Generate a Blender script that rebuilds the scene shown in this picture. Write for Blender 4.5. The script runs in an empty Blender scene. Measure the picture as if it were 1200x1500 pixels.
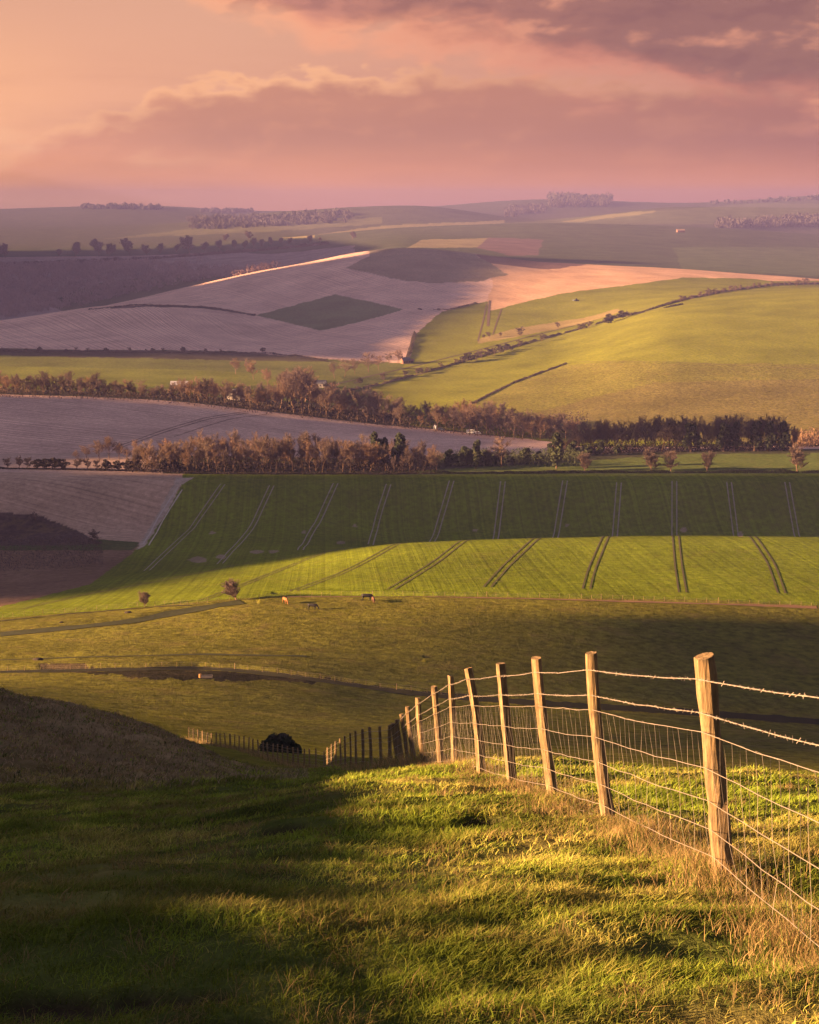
import bpy, math, random
import numpy as np
R = math.radians
rng = np.random.default_rng(11)
random.seed(11)
SC = bpy.context.scene
COL = SC.collection
F = 2400.0; TH = R(10.6); CT, ST = math.cos(TH), math.sin(TH)
EXPO = 2.9
SUN_E = R(12.0); SUN_A = R(12.0)            # elevation; light travels towards +x, swung A towards +y
LD = np.array([math.cos(SUN_A)*math.cos(SUN_E), math.sin(SUN_A)*math.cos(SUN_E), -math.sin(SUN_E)])

# ------------------------------------------------------------------ helpers
def lin(r, g, b):
    f = lambda c: ((c/255+.055)/1.055)**2.4 if c/255 > .04045 else c/255/12.92
    return (f(r), f(g), f(b), 1)
def ray(px, py):
    X = (px-600)/F; U = (750-py)/F
    return X, CT+U*ST, -ST+U*CT
def proj(x, y, z):
    f = y*CT - z*ST; u = y*ST + z*CT
    f = np.maximum(f, .05)
    return 600+F*x/f, 750-F*u/f
_tab = np.random.default_rng(5).random(65536)
def vnoise(x, y, seed=0):
    x = np.asarray(x, float)+seed*17.13; y = np.asarray(y, float)+seed*7.71
    xi = np.floor(x).astype(np.int64); yi = np.floor(y).astype(np.int64)
    fx = x-xi; fy = y-yi
    fx = fx*fx*(3-2*fx); fy = fy*fy*(3-2*fy)
    h = lambda a, b: _tab[((a*73856093) ^ (b*19349663) ^ (seed*83492791)) & 65535]
    return (h(xi, yi)*(1-fx)+h(xi+1, yi)*fx)*(1-fy)+(h(xi, yi+1)*(1-fx)+h(xi+1, yi+1)*fx)*fy
def fbm(x, y, seed=0, oct=4):
    s = 0; a = .5
    for k in range(oct):
        s = s+a*(vnoise(x*2**k, y*2**k, seed+k)*2-1); a *= .5
    return s
def pchip(xk, Yk, xq):
    """xk (n,), Yk (n,m) -> values at xq (q,) as (q,m), monotone cubic"""
    h = np.diff(xk)[:, None]; d = np.diff(Yk, axis=0)/h
    m = np.zeros_like(Yk)
    w1 = 2*h[1:]+h[:-1]; w2 = h[1:]+2*h[:-1]
    same = (d[1:]*d[:-1]) > 0
    with np.errstate(all='ignore'):
        mm = (w1+w2)/(w1/d[:-1]+w2/d[1:])
    m[1:-1] = np.where(same, np.nan_to_num(mm), 0)
    m[0] = d[0]; m[-1] = d[-1]
    i = np.clip(np.searchsorted(xk, xq)-1, 0, len(xk)-2)
    t = ((xq-xk[i])/(xk[i+1]-xk[i]))[:, None]; hh = h[i]
    return ((2*t**3-3*t**2+1)*Yk[i]+(t**3-2*t**2+t)*hh*m[i]+(-2*t**3+3*t**2)*Yk[i+1]+(t**3-t**2)*hh*m[i+1])
def inpoly(px, py, poly):
    c = np.zeros(px.shape, bool); n = len(poly)
    for i in range(n):
        x1, y1 = poly[i]; x2, y2 = poly[(i+1) % n]
        if y1 == y2: continue
        k = ((y1 > py) != (y2 > py)) & (px < (x2-x1)*(py-y1)/(y2-y1)+x1)
        c ^= k
    return c
def mesh_np(name, V, Fa, mats, parent=None, colors=None, smooth=False, matidx=None):
    """V (n,3); Fa (m,3|4) ints"""
    V = np.asarray(V, np.float32); Fa = np.asarray(Fa, np.int32)
    me = bpy.data.meshes.new(name)
    me.vertices.add(len(V)); me.vertices.foreach_set('co', V.ravel())
    k = Fa.shape[1]
    me.loops.add(Fa.size); me.loops.foreach_set('vertex_index', Fa.ravel())
    me.polygons.add(len(Fa)); me.polygons.foreach_set('loop_start', np.arange(0, Fa.size, k, dtype=np.int32))
    me.polygons.foreach_set('loop_total', np.full(len(Fa), k, np.int32))
    if smooth: me.polygons.foreach_set('use_smooth', np.ones(len(Fa), bool))
    if matidx is not None: me.polygons.foreach_set('material_index', np.asarray(matidx, np.int32))
    if colors is not None:
        for nm, c in colors.items():
            if c.ndim == 1:
                at = me.attributes.new(nm, 'FLOAT', 'POINT'); at.data.foreach_set('value', c.astype(np.float32))
            else:
                if c.shape[1] == 3: c = np.hstack([c, np.ones((len(c), 1))])
                at = me.attributes.new(nm, 'FLOAT_COLOR', 'POINT'); at.data.foreach_set('color', c.astype(np.float32).ravel())
    me.update(calc_edges=True)
    for m in (mats if isinstance(mats, (list, tuple)) else [mats]): me.materials.append(m)
    o = bpy.data.objects.new(name, me); COL.objects.link(o)
    if parent: o.parent = parent
    return o
def tag(o, label=None, cat=None, group=None, kind=None):
    if label: o['label'] = label
    if cat: o['category'] = cat
    if group: o['group'] = group
    if kind: o['kind'] = kind
    return o
def empty(name, loc, rz=0, s=1.0):
    o = bpy.data.objects.new(name, None); COL.objects.link(o)
    o.location = loc; o.rotation_euler = (0, 0, rz); o.scale = (s, s, s); o.empty_display_size = .3
    return o
class MB:
    """collects triangles/quads (tris stored as degenerate-free tris list + quads)"""
    def __init__(s): s.v = []; s.f = []; s.n = 0
    def add(s, V, Fc):
        s.v.extend([tuple(p) for p in V]); s.f.extend([tuple(i+s.n for i in f) for f in Fc]); s.n += len(V)
    def box(s, cx, cy, cz, sx, sy, sz, rz=0):
        c, n = math.cos(rz), math.sin(rz); V = []
        for dz in (-.5, .5):
            for dx, dy in ((-.5, -.5), (.5, -.5), (.5, .5), (-.5, .5)):
                X = dx*sx; Y = dy*sy
                V.append((cx+X*c-Y*n, cy+X*n+Y*c, cz+dz*sz))
        s.add(V, [(3, 2, 1, 0), (4, 5, 6, 7), (0, 1, 5, 4), (1, 2, 6, 5), (2, 3, 7, 6), (3, 0, 4, 7)])
    def tube(s, pts, rad, n=6, cap=True):
        pts = [np.array(p, float) for p in pts]; V = []; Fc = []
        if not hasattr(rad, '__len__'): rad = [rad]*len(pts)
        for i, p in enumerate(pts):
            d = pts[min(i+1, len(pts)-1)]-pts[max(i-1, 0)]; d = d/(np.linalg.norm(d)+1e-9)
            a = np.cross(d, (0, 0, 1.) if abs(d[2]) < .9 else (1., 0, 0)); a /= np.linalg.norm(a); b = np.cross(d, a)
            for k in range(n):
                t = 2*math.pi*k/n; V.append(p+rad[i]*(a*math.cos(t)+b*math.sin(t)))
        for i in range(len(pts)-1):
            for k in range(n):
                k2 = (k+1) % n; Fc.append((i*n+k, i*n+k2, (i+1)*n+k2, (i+1)*n+k))
        if cap: Fc.append(tuple(range(n-1, -1, -1))); Fc.append(tuple((len(pts)-1)*n+k for k in range(n)))
        s.add(V, Fc)
    def build(s, name, mat, parent=None, smooth=False):
        me = bpy.data.meshes.new(name); me.from_pydata(s.v, [], s.f)
        if smooth: me.polygons.foreach_set('use_smooth', [True]*len(me.polygons))
        me.update(); me.materials.append(mat)
        o = bpy.data.objects.new(name, me); COL.objects.link(o)
        if parent: o.parent = parent
        return o

# ------------------------------------------------------------------ node helper
class NB:
    def __init__(s, nt): s.nt = nt; s.n = nt.nodes; s.l = nt.links
    def put(s, sock, v):
        if isinstance(v, bpy.types.NodeSocket): s.l.new(v, sock)
        elif v is not None: sock.default_value = v
    def m(s, op, a, b=None, c=None, clamp=False):
        n = s.n.new('ShaderNodeMath'); n.operation = op; n.use_clamp = clamp
        for i, v in enumerate((a, b, c)):
            if v is not None: s.put(n.inputs[i], v)
        return n.outputs[0]
    def ss(s, x, lo, hi):
        n = s.n.new('ShaderNodeMapRange'); n.interpolation_type = 'SMOOTHSTEP'
        s.put(n.inputs[0], x); n.inputs[1].default_value = lo; n.inputs[2].default_value = hi
        return n.outputs[0]
    def mix(s, f, a, b, bt='MIX'):
        n = s.n.new('ShaderNodeMix'); n.data_type = 'RGBA'; n.blend_type = bt
        s.put(n.inputs[0], f); s.put(n.inputs[6], a); s.put(n.inputs[7], b)
        return n.outputs[2]
    def xyz(s, a, b, c=0.0):
        n = s.n.new('ShaderNodeCombineXYZ'); s.put(n.inputs[0], a); s.put(n.inputs[1], b); s.put(n.inputs[2], c)
        return n.outputs[0]
    def sep(s, v):
        n = s.n.new('ShaderNodeSeparateXYZ'); s.put(n.inputs[0], v); return n.outputs
    def noise(s, vec, scale, detail=4, rough=.55, dist=0.0, w=None, dim='3D'):
        n = s.n.new('ShaderNodeTexNoise'); n.noise_dimensions = dim
        if vec is not None: s.put(n.inputs['Vector'], vec)
        n.inputs['Scale'].default_value = scale; n.inputs['Detail'].default_value = detail
        n.inputs['Roughness'].default_value = rough; n.inputs['Distortion'].default_value = dist
        if w is not None: s.put(n.inputs['W'], w)
        return n.outputs[0]
    def ramp(s, f, pts, interp='LINEAR'):
        n = s.n.new('ShaderNodeValToRGB'); n.color_ramp.interpolation = interp
        e = n.color_ramp.elements
        while len(e) < len(pts): e.new(.5)
        for k, (p, c) in enumerate(pts):
            e[k].position = p; e[k].color = c if hasattr(c, '__len__') else (c, c, c, 1)
        s.put(n.inputs[0], f); return n.outputs[0]
    def attr(s, name):
        n = s.n.new('ShaderNodeAttribute'); n.attribute_name = name; return n
def newmat(name):
    m = bpy.data.materials.new(name); m.use_nodes = True
    nt = m.node_tree; nb = NB(nt); b = nt.nodes['Principled BSDF']
    b.inputs['Roughness'].default_value = .9
    if 'Specular IOR Level' in b.inputs: b.inputs['Specular IOR Level'].default_value = .15
    return m, nb, b
def simple(name, col, rough=.9, var=.25, scale=2.0, obj=True, trans=0.0):
    m, nb, b = newmat(name)
    g = nb.n.new('ShaderNodeNewGeometry').outputs['Position']
    n = nb.noise(g, scale, 4)
    oi = nb.n.new('ShaderNodeObjectInfo').outputs['Random']
    f = nb.m('ADD', nb.m('MULTIPLY', nb.m('SUBTRACT', n, .5), var*2), 1.0)
    if obj: f = nb.m('MULTIPLY', f, nb.m('ADD', nb.m('MULTIPLY', oi, .4), .8))
    v = nb.n.new('ShaderNodeVectorMath'); v.operation = 'SCALE'
    v.inputs[0].default_value = col[:3]; nb.put(v.inputs['Scale'], f)
    nb.put(b.inputs['Base Color'], v.outputs[0]); b.inputs['Roughness'].default_value = rough
    if trans:
        t = nb.n.new('ShaderNodeBsdfTranslucent'); nb.put(t.inputs[0], v.outputs[0])
        mx = nb.n.new('ShaderNodeMixShader'); mx.inputs[0].default_value = trans
        nb.l.new(b.outputs[0], mx.inputs[1]); nb.l.new(t.outputs[0], mx.inputs[2])
        nb.l.new(mx.outputs[0], nb.n['Material Output'].inputs[0])
    return m

# ------------------------------------------------------------------ terrain
PXK = np.array([0, 200, 400, 600, 800, 1000, 1200.])
LN = [
 (12,  [1258,1246,1223,1203,1199,1199,1199]),
 (17,  [1214,1202,1179,1149,1141,1145,1151]),
 (25,  [1170,1168,1158,1130,1121,1137,1145]),
 (34,  [1108,1134,1146,1131,1131,1150,1160]),
 (45,  [1034,1082,1140,1132,1145,1165,1175]),
 (58,  [1020,1064,1132,1130,1155,1180,1190]),
 (75,  [1034,1074,1130,1128,1155,1180,1190]),
 (110, [1062,1088,1127,1131,1150,1170,1180]),
 (150, [1062,1085,1112,1124,1133,1145,1155]),
 (200, [1052,1076,1094,1108,1116,1124,1132]),
 (260, [1015,1032,1042,1056,1065,1072,1080]),
 (310, [986,984,992,1014,1028,1040,1060]),
 (360, [938,933,930,936,944,956,968]),
 (410, [906,891,876,873,876,881,888]),
 (470, [885,868,848,832,829,829,832]),
 (530, [862,846,824,797,790,787,789]),
 (580, [846,832,805,800,797,795,796]),
 (640, [800,797,785,800,806,806,806]),
 (665, [782,783,764,782,783,784,785]),
 (706, [700,700,702,702,702,701,700]),
 (725, [690,692,693,692,691,691,691]),
 (800, [672,670,672,674,668,662,660]),
 (850, [656,656,660,668,664,660,658]),
 (950, [612,618,632,644,648,646,640]),
 (1055,[575,582,602,624,640,634,626]),
 (1130,[584,588,596,606,612,602,596]),
 (1250,[560,565,578,590,578,556,552]),
 (1400,[542,545,552,560,545,505,500]),
 (1550,[515,517,526,525,517,472,462]),
 (1750,[490,480,500,484,484,444,430]),
 (1900,[472,447,474,456,458,434,423]),
 (2100,[474,448,442,420,424,420,422]),
 (2400,[480,438,394,364,386,397,412]),
 (2800,[466,455,420,373,380,388,398]),
 (3300,[430,415,388,354,358,366,376]),
 (4000,[372,370,360,340,332,336,350]),
 (4250, [366,362,350,333,327,332,344]),
 (4600, [360,355,346,336,333,335,346]),
 (5000, [350,346,332,322,328,322,332]),
 (5500, [338,332,311,301,322,303,305]),
 (6100, [332,327,322,312,318,310,306]),
 (6700, [320,312,318,312,304,304,298]),
 (7400, [306,301,309,304,292,297,286]),
]
def zformula(y): return -1.65-.2186*y-.00263*y*y
TS = np.linspace(-.42, .42, 841)
Dk = [-80., -8., 0., 4., 8.]
Zk = [np.full(841, 6.0), np.full(841, -.2)] + [np.full(841, zformula(y)) for y in (0, 4, 8.)]
for D, pys in LN:
    X, Y, Z = ray(PXK, np.array(pys, float))
    tk = X/Y; zk = D*Z/Y
    Dk.append(float(D)); tt = np.clip(TS, tk[0], tk[-1])
    zz = pchip(tk, zk[:, None], tt)[:, 0]
    # carry on gently outside the frame
    sl0 = (zk[1]-zk[0])/(tk[1]-tk[0]); sl1 = (zk[-1]-zk[-2])/(tk[-1]-tk[-2])
    zz = zz + np.where(TS < tk[0], (1-np.exp(-(tk[0]-TS)/.05))*-.05*sl0*.5, 0) + np.where(TS > tk[-1], (1-np.exp(-(TS-tk[-1])/.05))*.05*sl1*.5, 0)
    Zk.append(zz)
Dk.append(9000.); Zk.append(Zk[-1]-60); Dk.append(12000.); Zk.append(Zk[-1]-60)
Dk = np.array(Dk); Zk = np.array(Zk)
def seg(a, b, d): return list(np.arange(a, b, d))
rows = seg(-80, -10, 6)+seg(-10, 2, 1.5)
y = 2.0
while y < 34: rows.append(y); y += max(y/200, .022)
while y < 290: rows.append(y); y += y/170
rows += seg(y, 425, .7)+seg(425, 530, 1.6)+seg(530, 728, 1.0)+seg(728, 1130, 3.2)+seg(1130, 2450, 5.5)+seg(2450, 4300, 14)+seg(4300, 7500, 30)+seg(7500, 8401, 300)
rows = np.array(rows)
sin_ = np.linspace(-.285, .285, 660)
so = .285+np.geomspace(.004, 3.2, 46)
S = np.concatenate([-so[::-1], sin_, so])
W = np.where(rows > 0, rows+6, 6+0*rows); W2 = np.minimum(W+14, 900)
def s2x(s, w, w2):
    a = np.abs(s); return np.sign(s)*(np.minimum(a, .285)*w+np.maximum(a-.285, 0)*w2)
GX = s2x(S[None, :], W[:, None], W2[:, None]); GY = np.repeat(rows[:, None], len(S), 1)
ZT = pchip(Dk, Zk, rows)                       # rows x TS
tq = np.clip(GX/np.maximum(GY, 4.), TS[0], TS[-1])
fi = (tq-TS[0])/(TS[1]-TS[0]); i0 = np.clip(fi.astype(int), 0, 839); fr = fi-i0
rr = np.arange(len(rows))[:, None]
GZ = ZT[rr, i0]*(1-fr)+ZT[rr, i0+1]*fr
# pixel position of the smooth surface, used to lay out fields
PX0, PY0 = proj(GX, np.maximum(GY, 1), GZ)
# bank added outside the frame, shaped along the sun's rays to shade the slope
def smooth(a, b, x): t = np.clip((x-a)/(b-a), 0, 1); return t*t*(3-2*t)
along = smooth(-60, -30, GY)*(1-smooth(58, 90, GY))
hx_, te_ = math.tan(SUN_A), math.tan(SUN_E)/math.cos(SUN_A)
def xb_(y): return np.interp(y, [-60, 0, 5, 8, 20, 24, 30, 36, 41, 60, 120], [.3, .2, .25, .6, -.5, .3, 4.5, 9., 14, 19, 19])+.3*fbm(y/1.3, y*0, 17, 3)*(y < 22)
yl = np.linspace(-60, 130, 1900); rl = np.interp(yl, rows, np.arange(len(rows))).round().astype(int); xl = xb_(yl)
zl = np.array([np.interp(min(xl[k], 1.0), GX[rl[k]], GZ[rl[k]]) for k in range(len(yl))])
YT = GY+(xb_(GY)-GX)*hx_
for _ in range(4): YT = GY+(xb_(YT)-GX)*hx_
plane = np.interp(YT, yl, zl)+(xb_(YT)-GX)*te_-.02
wgt = along*smooth(-15.5, -22.5, GX)*(1-smooth(-33, -48, -(-GX)*1.0)*0)*np.where(GX < -33, np.clip(1-(-33-GX)/14, 0, 1), 1)
GZ = GZ+(plane-GZ)*wgt
al2 = smooth(78, 100, GY)*(1-smooth(166, 186, GY))
GZ += al2*5.0*np.exp(-((GX+54)/9.)**2)  # second bank added out of view to shade the far fence posts
def height(x, y):
    """height of the finished ground mesh"""
    x = np.asarray(x, float); y = np.asarray(y, float)
    r = np.interp(y, rows, np.arange(len(rows))); r0 = np.clip(r.astype(int), 0, len(rows)-2); rf = r-r0
    w = np.interp(y, rows, W); w2 = np.interp(y, rows, W2)
    a = np.abs(x); s = np.where(a <= .285*w, x/w, np.sign(x)*(.285+(a-.285*w)/w2))
    c = np.interp(s, S, np.arange(len(S))); c0 = np.clip(c.astype(int), 0, len(S)-2); cf = c-c0
    return (GZ[r0, c0]*(1-cf)+GZ[r0, c0+1]*cf)*(1-rf)+(GZ[r0+1, c0]*(1-cf)+GZ[r0+1, c0+1]*cf)*rf
def hit(px, py, d0, d1):
    dx, dy, dz = ray(px, py)
    D = np.linspace(d0, d1, 500); z = D*dz/dy; h = height(D*dx/dy, D); g = h-z
    k = np.argmax(g >= 0)
    if g[k] >= 0:
        if k > 0:
            t = -g[k-1]/(g[k]-g[k-1]+1e-9); d = D[k-1]+t*(D[k]-D[k-1])
        else: d = D[0]
    else: d = D[np.argmax(g)]
    x = d*dx/dy; return np.array([x, d, float(height(x, d))])
def polyhit(pts, d0, d1, step=6):
    out = []
    for (a, b), (c, d) in zip(pts[:-1], pts[1:]):
        n = max(1, int(math.hypot(c-a, d-b)/step))
        for k in range(n): out.append(hit(a+(c-a)*k/n, b+(d-b)*k/n, d0, d1))
    out.append(hit(pts[-1][0], pts[-1][1], d0, d1)); return np.array(out)
def polydist(px, py, pts):
    """signed vertical pixel offset to polyline (py - line)"""
    P = np.array(pts, float); return py-np.interp(px, P[:, 0], P[:, 1])
# --- terraces / ditches on the pasture (real steps in the ground)
def groove(pts, d0, d1, wpx, depth, back=0.0, x0=-1e9, x1=1e9):
    global GZ
    m = (GY > d0) & (GY < d1) & (PX0 > x0) & (PX0 < x1)
    d = polydist(PX0, PY0, pts)
    GZ = GZ + np.where(m, -depth*np.exp(-(d/wpx)**2)+back*np.exp(-((d+wpx*1.7)/wpx)**2), 0)
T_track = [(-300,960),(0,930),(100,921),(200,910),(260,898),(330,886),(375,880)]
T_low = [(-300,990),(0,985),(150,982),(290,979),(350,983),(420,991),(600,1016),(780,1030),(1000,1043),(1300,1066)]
T_mid = [(-200,972),(0,967),(120,963),(300,959),(450,962),(600,968)]
groove(T_track, 330, 408, 4.0, .75, .35, -400, 378)
groove(T_low, 270, 345, 2.4, .7, .7)
groove(T_mid, 300, 370, 2.5, .3, .25, -300, 620)
groove([(420,868),(600,872),(800,876),(1000,882),(1300,892)], 385, 425, 1.8, .35, .25, 400, 1400)
# --- relief of the grass itself
near = (1-smooth(60, 130, GY))*smooth(-3, 2, GY)*smooth(-20, -16, GX)
tus = fbm(GX/1.1, GY/.8, 21, 4); tus2 = fbm(GX/.42, GY/.36, 31, 3)
lump = np.maximum(fbm(GX/2.4, GY/1.2, 41, 3)-.12, 0)
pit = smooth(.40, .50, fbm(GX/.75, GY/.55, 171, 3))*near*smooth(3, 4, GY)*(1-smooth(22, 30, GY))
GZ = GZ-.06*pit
GZ = GZ+near*((.095*tus+.055*tus2+.26*lump)*1.0+0*lump*smooth(3, 9, GY))
moundm = near*smooth(25, 36, GY)*smooth(420, 260, PX0)
GZ = GZ+moundm*(.40*fbm(GX/2.4, GY/1.6, 51, 4)+.10*np.sin(GZ*7+2*fbm(GX/3, GY/3, 57, 2)))
mid = smooth(120, 180, GY)*(1-smooth(415, 425, GY))
GZ = GZ+mid*(.28*fbm(GX/16, GY/9, 61, 4)+.9*fbm(GX/70, GY/45, 71, 2))
# steps cut by walking cattle across the left knoll
GZ = GZ+smooth(725, 900, GY)*(1-smooth(7000, 7400, GY))*1.0*fbm(GX/90, GY/110, 81, 3)
cropm = smooth(418, 430, GY)*(1-smooth(700, 712, GY))
GZ = GZ+cropm*.10*fbm(GX/6, GY/6, 91, 3)

# ------------------------------------------------------------------ fields (base colours only)
GRASS=(.075,.095,.024)
C = np.zeros(GX.shape+(3,)); TX = np.zeros(GX.shape+(3,)); FUR = np.zeros(GX.shape)
C[:] = (.075,.085,.022); TX[..., 0] = 1.0
jx = 3*fbm(PX0/9, PY0/5, 101, 3); jy = 1.0*fbm(PX0/14, PY0/7, 111, 3)
QX, QY = PX0+jx, PY0+jy
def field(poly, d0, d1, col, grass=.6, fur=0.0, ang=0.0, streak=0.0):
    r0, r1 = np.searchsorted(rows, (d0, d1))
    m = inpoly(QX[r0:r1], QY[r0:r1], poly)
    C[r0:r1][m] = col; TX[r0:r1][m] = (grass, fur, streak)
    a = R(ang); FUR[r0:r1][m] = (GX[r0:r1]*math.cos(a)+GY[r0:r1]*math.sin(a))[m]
ALL = [(-9e4,-9e4),(9e4,-9e4),(9e4,9e4),(-9e4,9e4)]
# near: straw coloured mound
field([(-900,900),(0,1005),(100,1018),(250,1062),(300,1078),(425,1138),(330,1158),(200,1142),(100,1138),(0,1160),(-900,1300)], 26, 95, (.20,.14,.075), .8)
# pasture
field(ALL, 105, 412, (.116,.105,.018), .8)
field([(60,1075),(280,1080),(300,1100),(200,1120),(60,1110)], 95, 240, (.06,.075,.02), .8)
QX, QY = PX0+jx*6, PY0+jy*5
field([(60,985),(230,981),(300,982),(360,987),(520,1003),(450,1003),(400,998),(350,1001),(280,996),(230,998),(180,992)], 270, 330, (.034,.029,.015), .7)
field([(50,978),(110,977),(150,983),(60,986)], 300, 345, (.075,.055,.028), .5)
QX, QY = PX0+jx, PY0+jy
# crop field
field(ALL, 411, 722, (.118,.140,.011), .35, .45, 3)
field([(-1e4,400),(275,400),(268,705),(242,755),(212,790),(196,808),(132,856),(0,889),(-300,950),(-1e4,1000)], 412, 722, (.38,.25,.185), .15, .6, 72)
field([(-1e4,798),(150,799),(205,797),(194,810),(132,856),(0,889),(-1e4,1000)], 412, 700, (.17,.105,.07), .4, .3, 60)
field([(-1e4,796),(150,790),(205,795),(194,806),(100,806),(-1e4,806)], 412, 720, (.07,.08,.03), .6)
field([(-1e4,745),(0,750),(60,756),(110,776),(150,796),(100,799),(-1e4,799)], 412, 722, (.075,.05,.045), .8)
for (cx, cy, a, b) in ((290,820,16,5),(322,816,9,4),(375,808,13,3),(400,808,7,3),(500,795,9,3),(310,780,6,3),(445,780,5,3),(1000,776,7,4),(697,776,5,3),(1085,783,5,4),(830,770,4,3),(520,770,4,3)):
    field([(cx+a*math.cos(k*.785)*random.uniform(.6,1.2), cy+b*math.sin(k*.785)*random.uniform(.6,1.2)) for k in range(8)], 520, 705, (.22,.17,.11), .2)
# chalky path along the brown field
field([(258,700),(285,699),(262,712),(252,740),(232,768),(213,800),(200,806),(216,778),(240,735)], 560, 722, (.36,.28,.23), .2)
# valley floor
field(ALL, 722, 850, (.05,.05,.028), .5)
field([(540,695),(700,684),(860,675),(1000,665),(3000,655),(3000,700),(540,700)], 718, 815, (.085,.105,.03), .5, .2, 80)
field(ALL, 812, 1062, (.56,.36,.29), .1, 1.0, 62)
field([(-1e4,300),(330,300),(240,690),(100,900),(-1e4,900)], 722, 830, (.44,.295,.235), .1, .7, 62)
field([(700,300),(820,640),(905,655),(3000,655),(3000,300)], 812, 1062, (.06,.055,.035), .5)
field(ALL, 1050, 1200, (.055,.05,.035), .5)
field([(-1e4,510),(330,516),(440,522),(500,530),(500,560),(330,566),(-1e4,566)], 1150, 1700, (.135,.14,.028), .4)
# right green hill
HB = [(560,600),(540,566),(575,552),(600,528),(606,492),(648,456),(716,440),(716,455),(820,430),(1000,407),(1100,408),(1130,412),(3000,395),(3000,700),(900,700),(862,655),(800,646),(700,635),(600,622)]
field(ALL, 1480, 2480, (.58,.375,.30), .1, 1.1, 25)
field([(716,380),(1200,380),(1200,420),(820,431),(718,458),(714,440),(722,415)], 1480, 2480, (.50,.30,.19), .1, .8, 25)
field([(-1e4,513),(330,516),(440,522),(500,528),(600,532),(605,570),(330,570),(-1e4,566)], 1430, 1700, (.105,.11,.028), .4)
field(HB, 905, 2480, (.150,.150,.018), .3, .2, 12)
field([(690,592),(760,560),(830,533),(900,529),(1000,532),(3000,545),(3000,700),(760,640),(700,610)], 905, 1500, (.145,.130,.028), .9)
field([(780,604),(960,560),(1300,552),(3000,570),(3000,700),(780,640)], 905, 1400, (.135,.110,.035), .9)
field([(700,497),(760,480),(850,466),(905,452),(910,457),(850,474),(770,492),(700,503)], 1500, 2000, (.24,.18,.075), .3)
# pink hill
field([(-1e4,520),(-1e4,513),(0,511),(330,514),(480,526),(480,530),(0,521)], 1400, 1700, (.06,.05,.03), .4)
field([(375,462),(430,447),(490,431),(592,453),(545,466),(470,484)], 1500, 2450, (.125,.140,.075), .5)
field([(540,300),(540,375),(508,393),(590,411),(640,415),(700,413),(745,402),(680,363),(680,300)], 2000, 2600, (.21,.165,.115), .6, .3, 20)
field([(680,300),(680,362),(745,403),(790,397),(870,386),(1000,392),(1000,380),(860,378),(800,300)], 2300, 2600, (.17,.10,.085), .3, .3, 20)
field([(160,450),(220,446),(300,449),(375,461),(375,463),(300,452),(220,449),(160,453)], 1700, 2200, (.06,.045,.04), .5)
# far land
field(ALL, 2480, 4330, (.062,.070,.040), .5, .3, 30)
field([(-1e4,600),(-1e4,350),(120,360),(400,372),(520,360),(520,372),(420,400),(150,450),(0,475)], 2480, 3900, (.24,.185,.18), .9)
field([(60,440),(200,400),(330,405),(330,420),(100,460)], 2480, 3400, (.09,.09,.05), .4)
field([(-1e4,356),(0,355),(120,352),(300,350),(460,348),(460,343),(-1e4,345)], 3900, 4900, (.30,.24,.12), .4)
field([(618,351),(716,349),(706,362),(596,363)], 2480, 4200, (.21,.17,.09), .3, .3, 60)
field([(716,348),(796,351),(788,374),(745,374),(700,363)], 2480, 4200, (.13,.085,.085), .3, .4, 60)
field([(985,362),(1300,362),(1300,410),(1000,395)], 2480, 3600, (.085,.10,.05), .3, .9, -55)
field(ALL, 4330, 13000, (.066,.068,.042), .7)
field([(450,346),(560,330),(740,323),(740,327),(600,334),(520,340)], 4330, 6500, (.20,.17,.085), .4)
field([(150,350),(400,322),(560,318),(560,327),(420,338)], 4330, 7000, (.12,.115,.06), .4)
field([(700,330),(1100,298),(1300,298),(1300,330),(1100,328)], 4330, 7500, (.10,.105,.05), .4)
field([(820,325),(900,313),(960,308),(960,311),(905,318),(850,326)], 4330, 7000, (.2,.18,.08), .4)
# --- tufts of dry grass on the near slope: colour follows a noise in the world
dry = smooth(.0, .35, fbm(GX/1.7, GY/1.3, 131, 4))*near
C = C*(1-.55*dry[..., None])+np.array((.17,.125,.05))*.55*dry[..., None]
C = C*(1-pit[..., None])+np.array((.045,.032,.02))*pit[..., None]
nv = GX.size; nr, ncl = GX.shape
idx = np.arange(nv).reshape(nr, ncl)
quads = np.stack([idx[:-1, :-1], idx[:-1, 1:], idx[1:, 1:], idx[1:, :-1]], -1).reshape(-1, 4)

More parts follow.
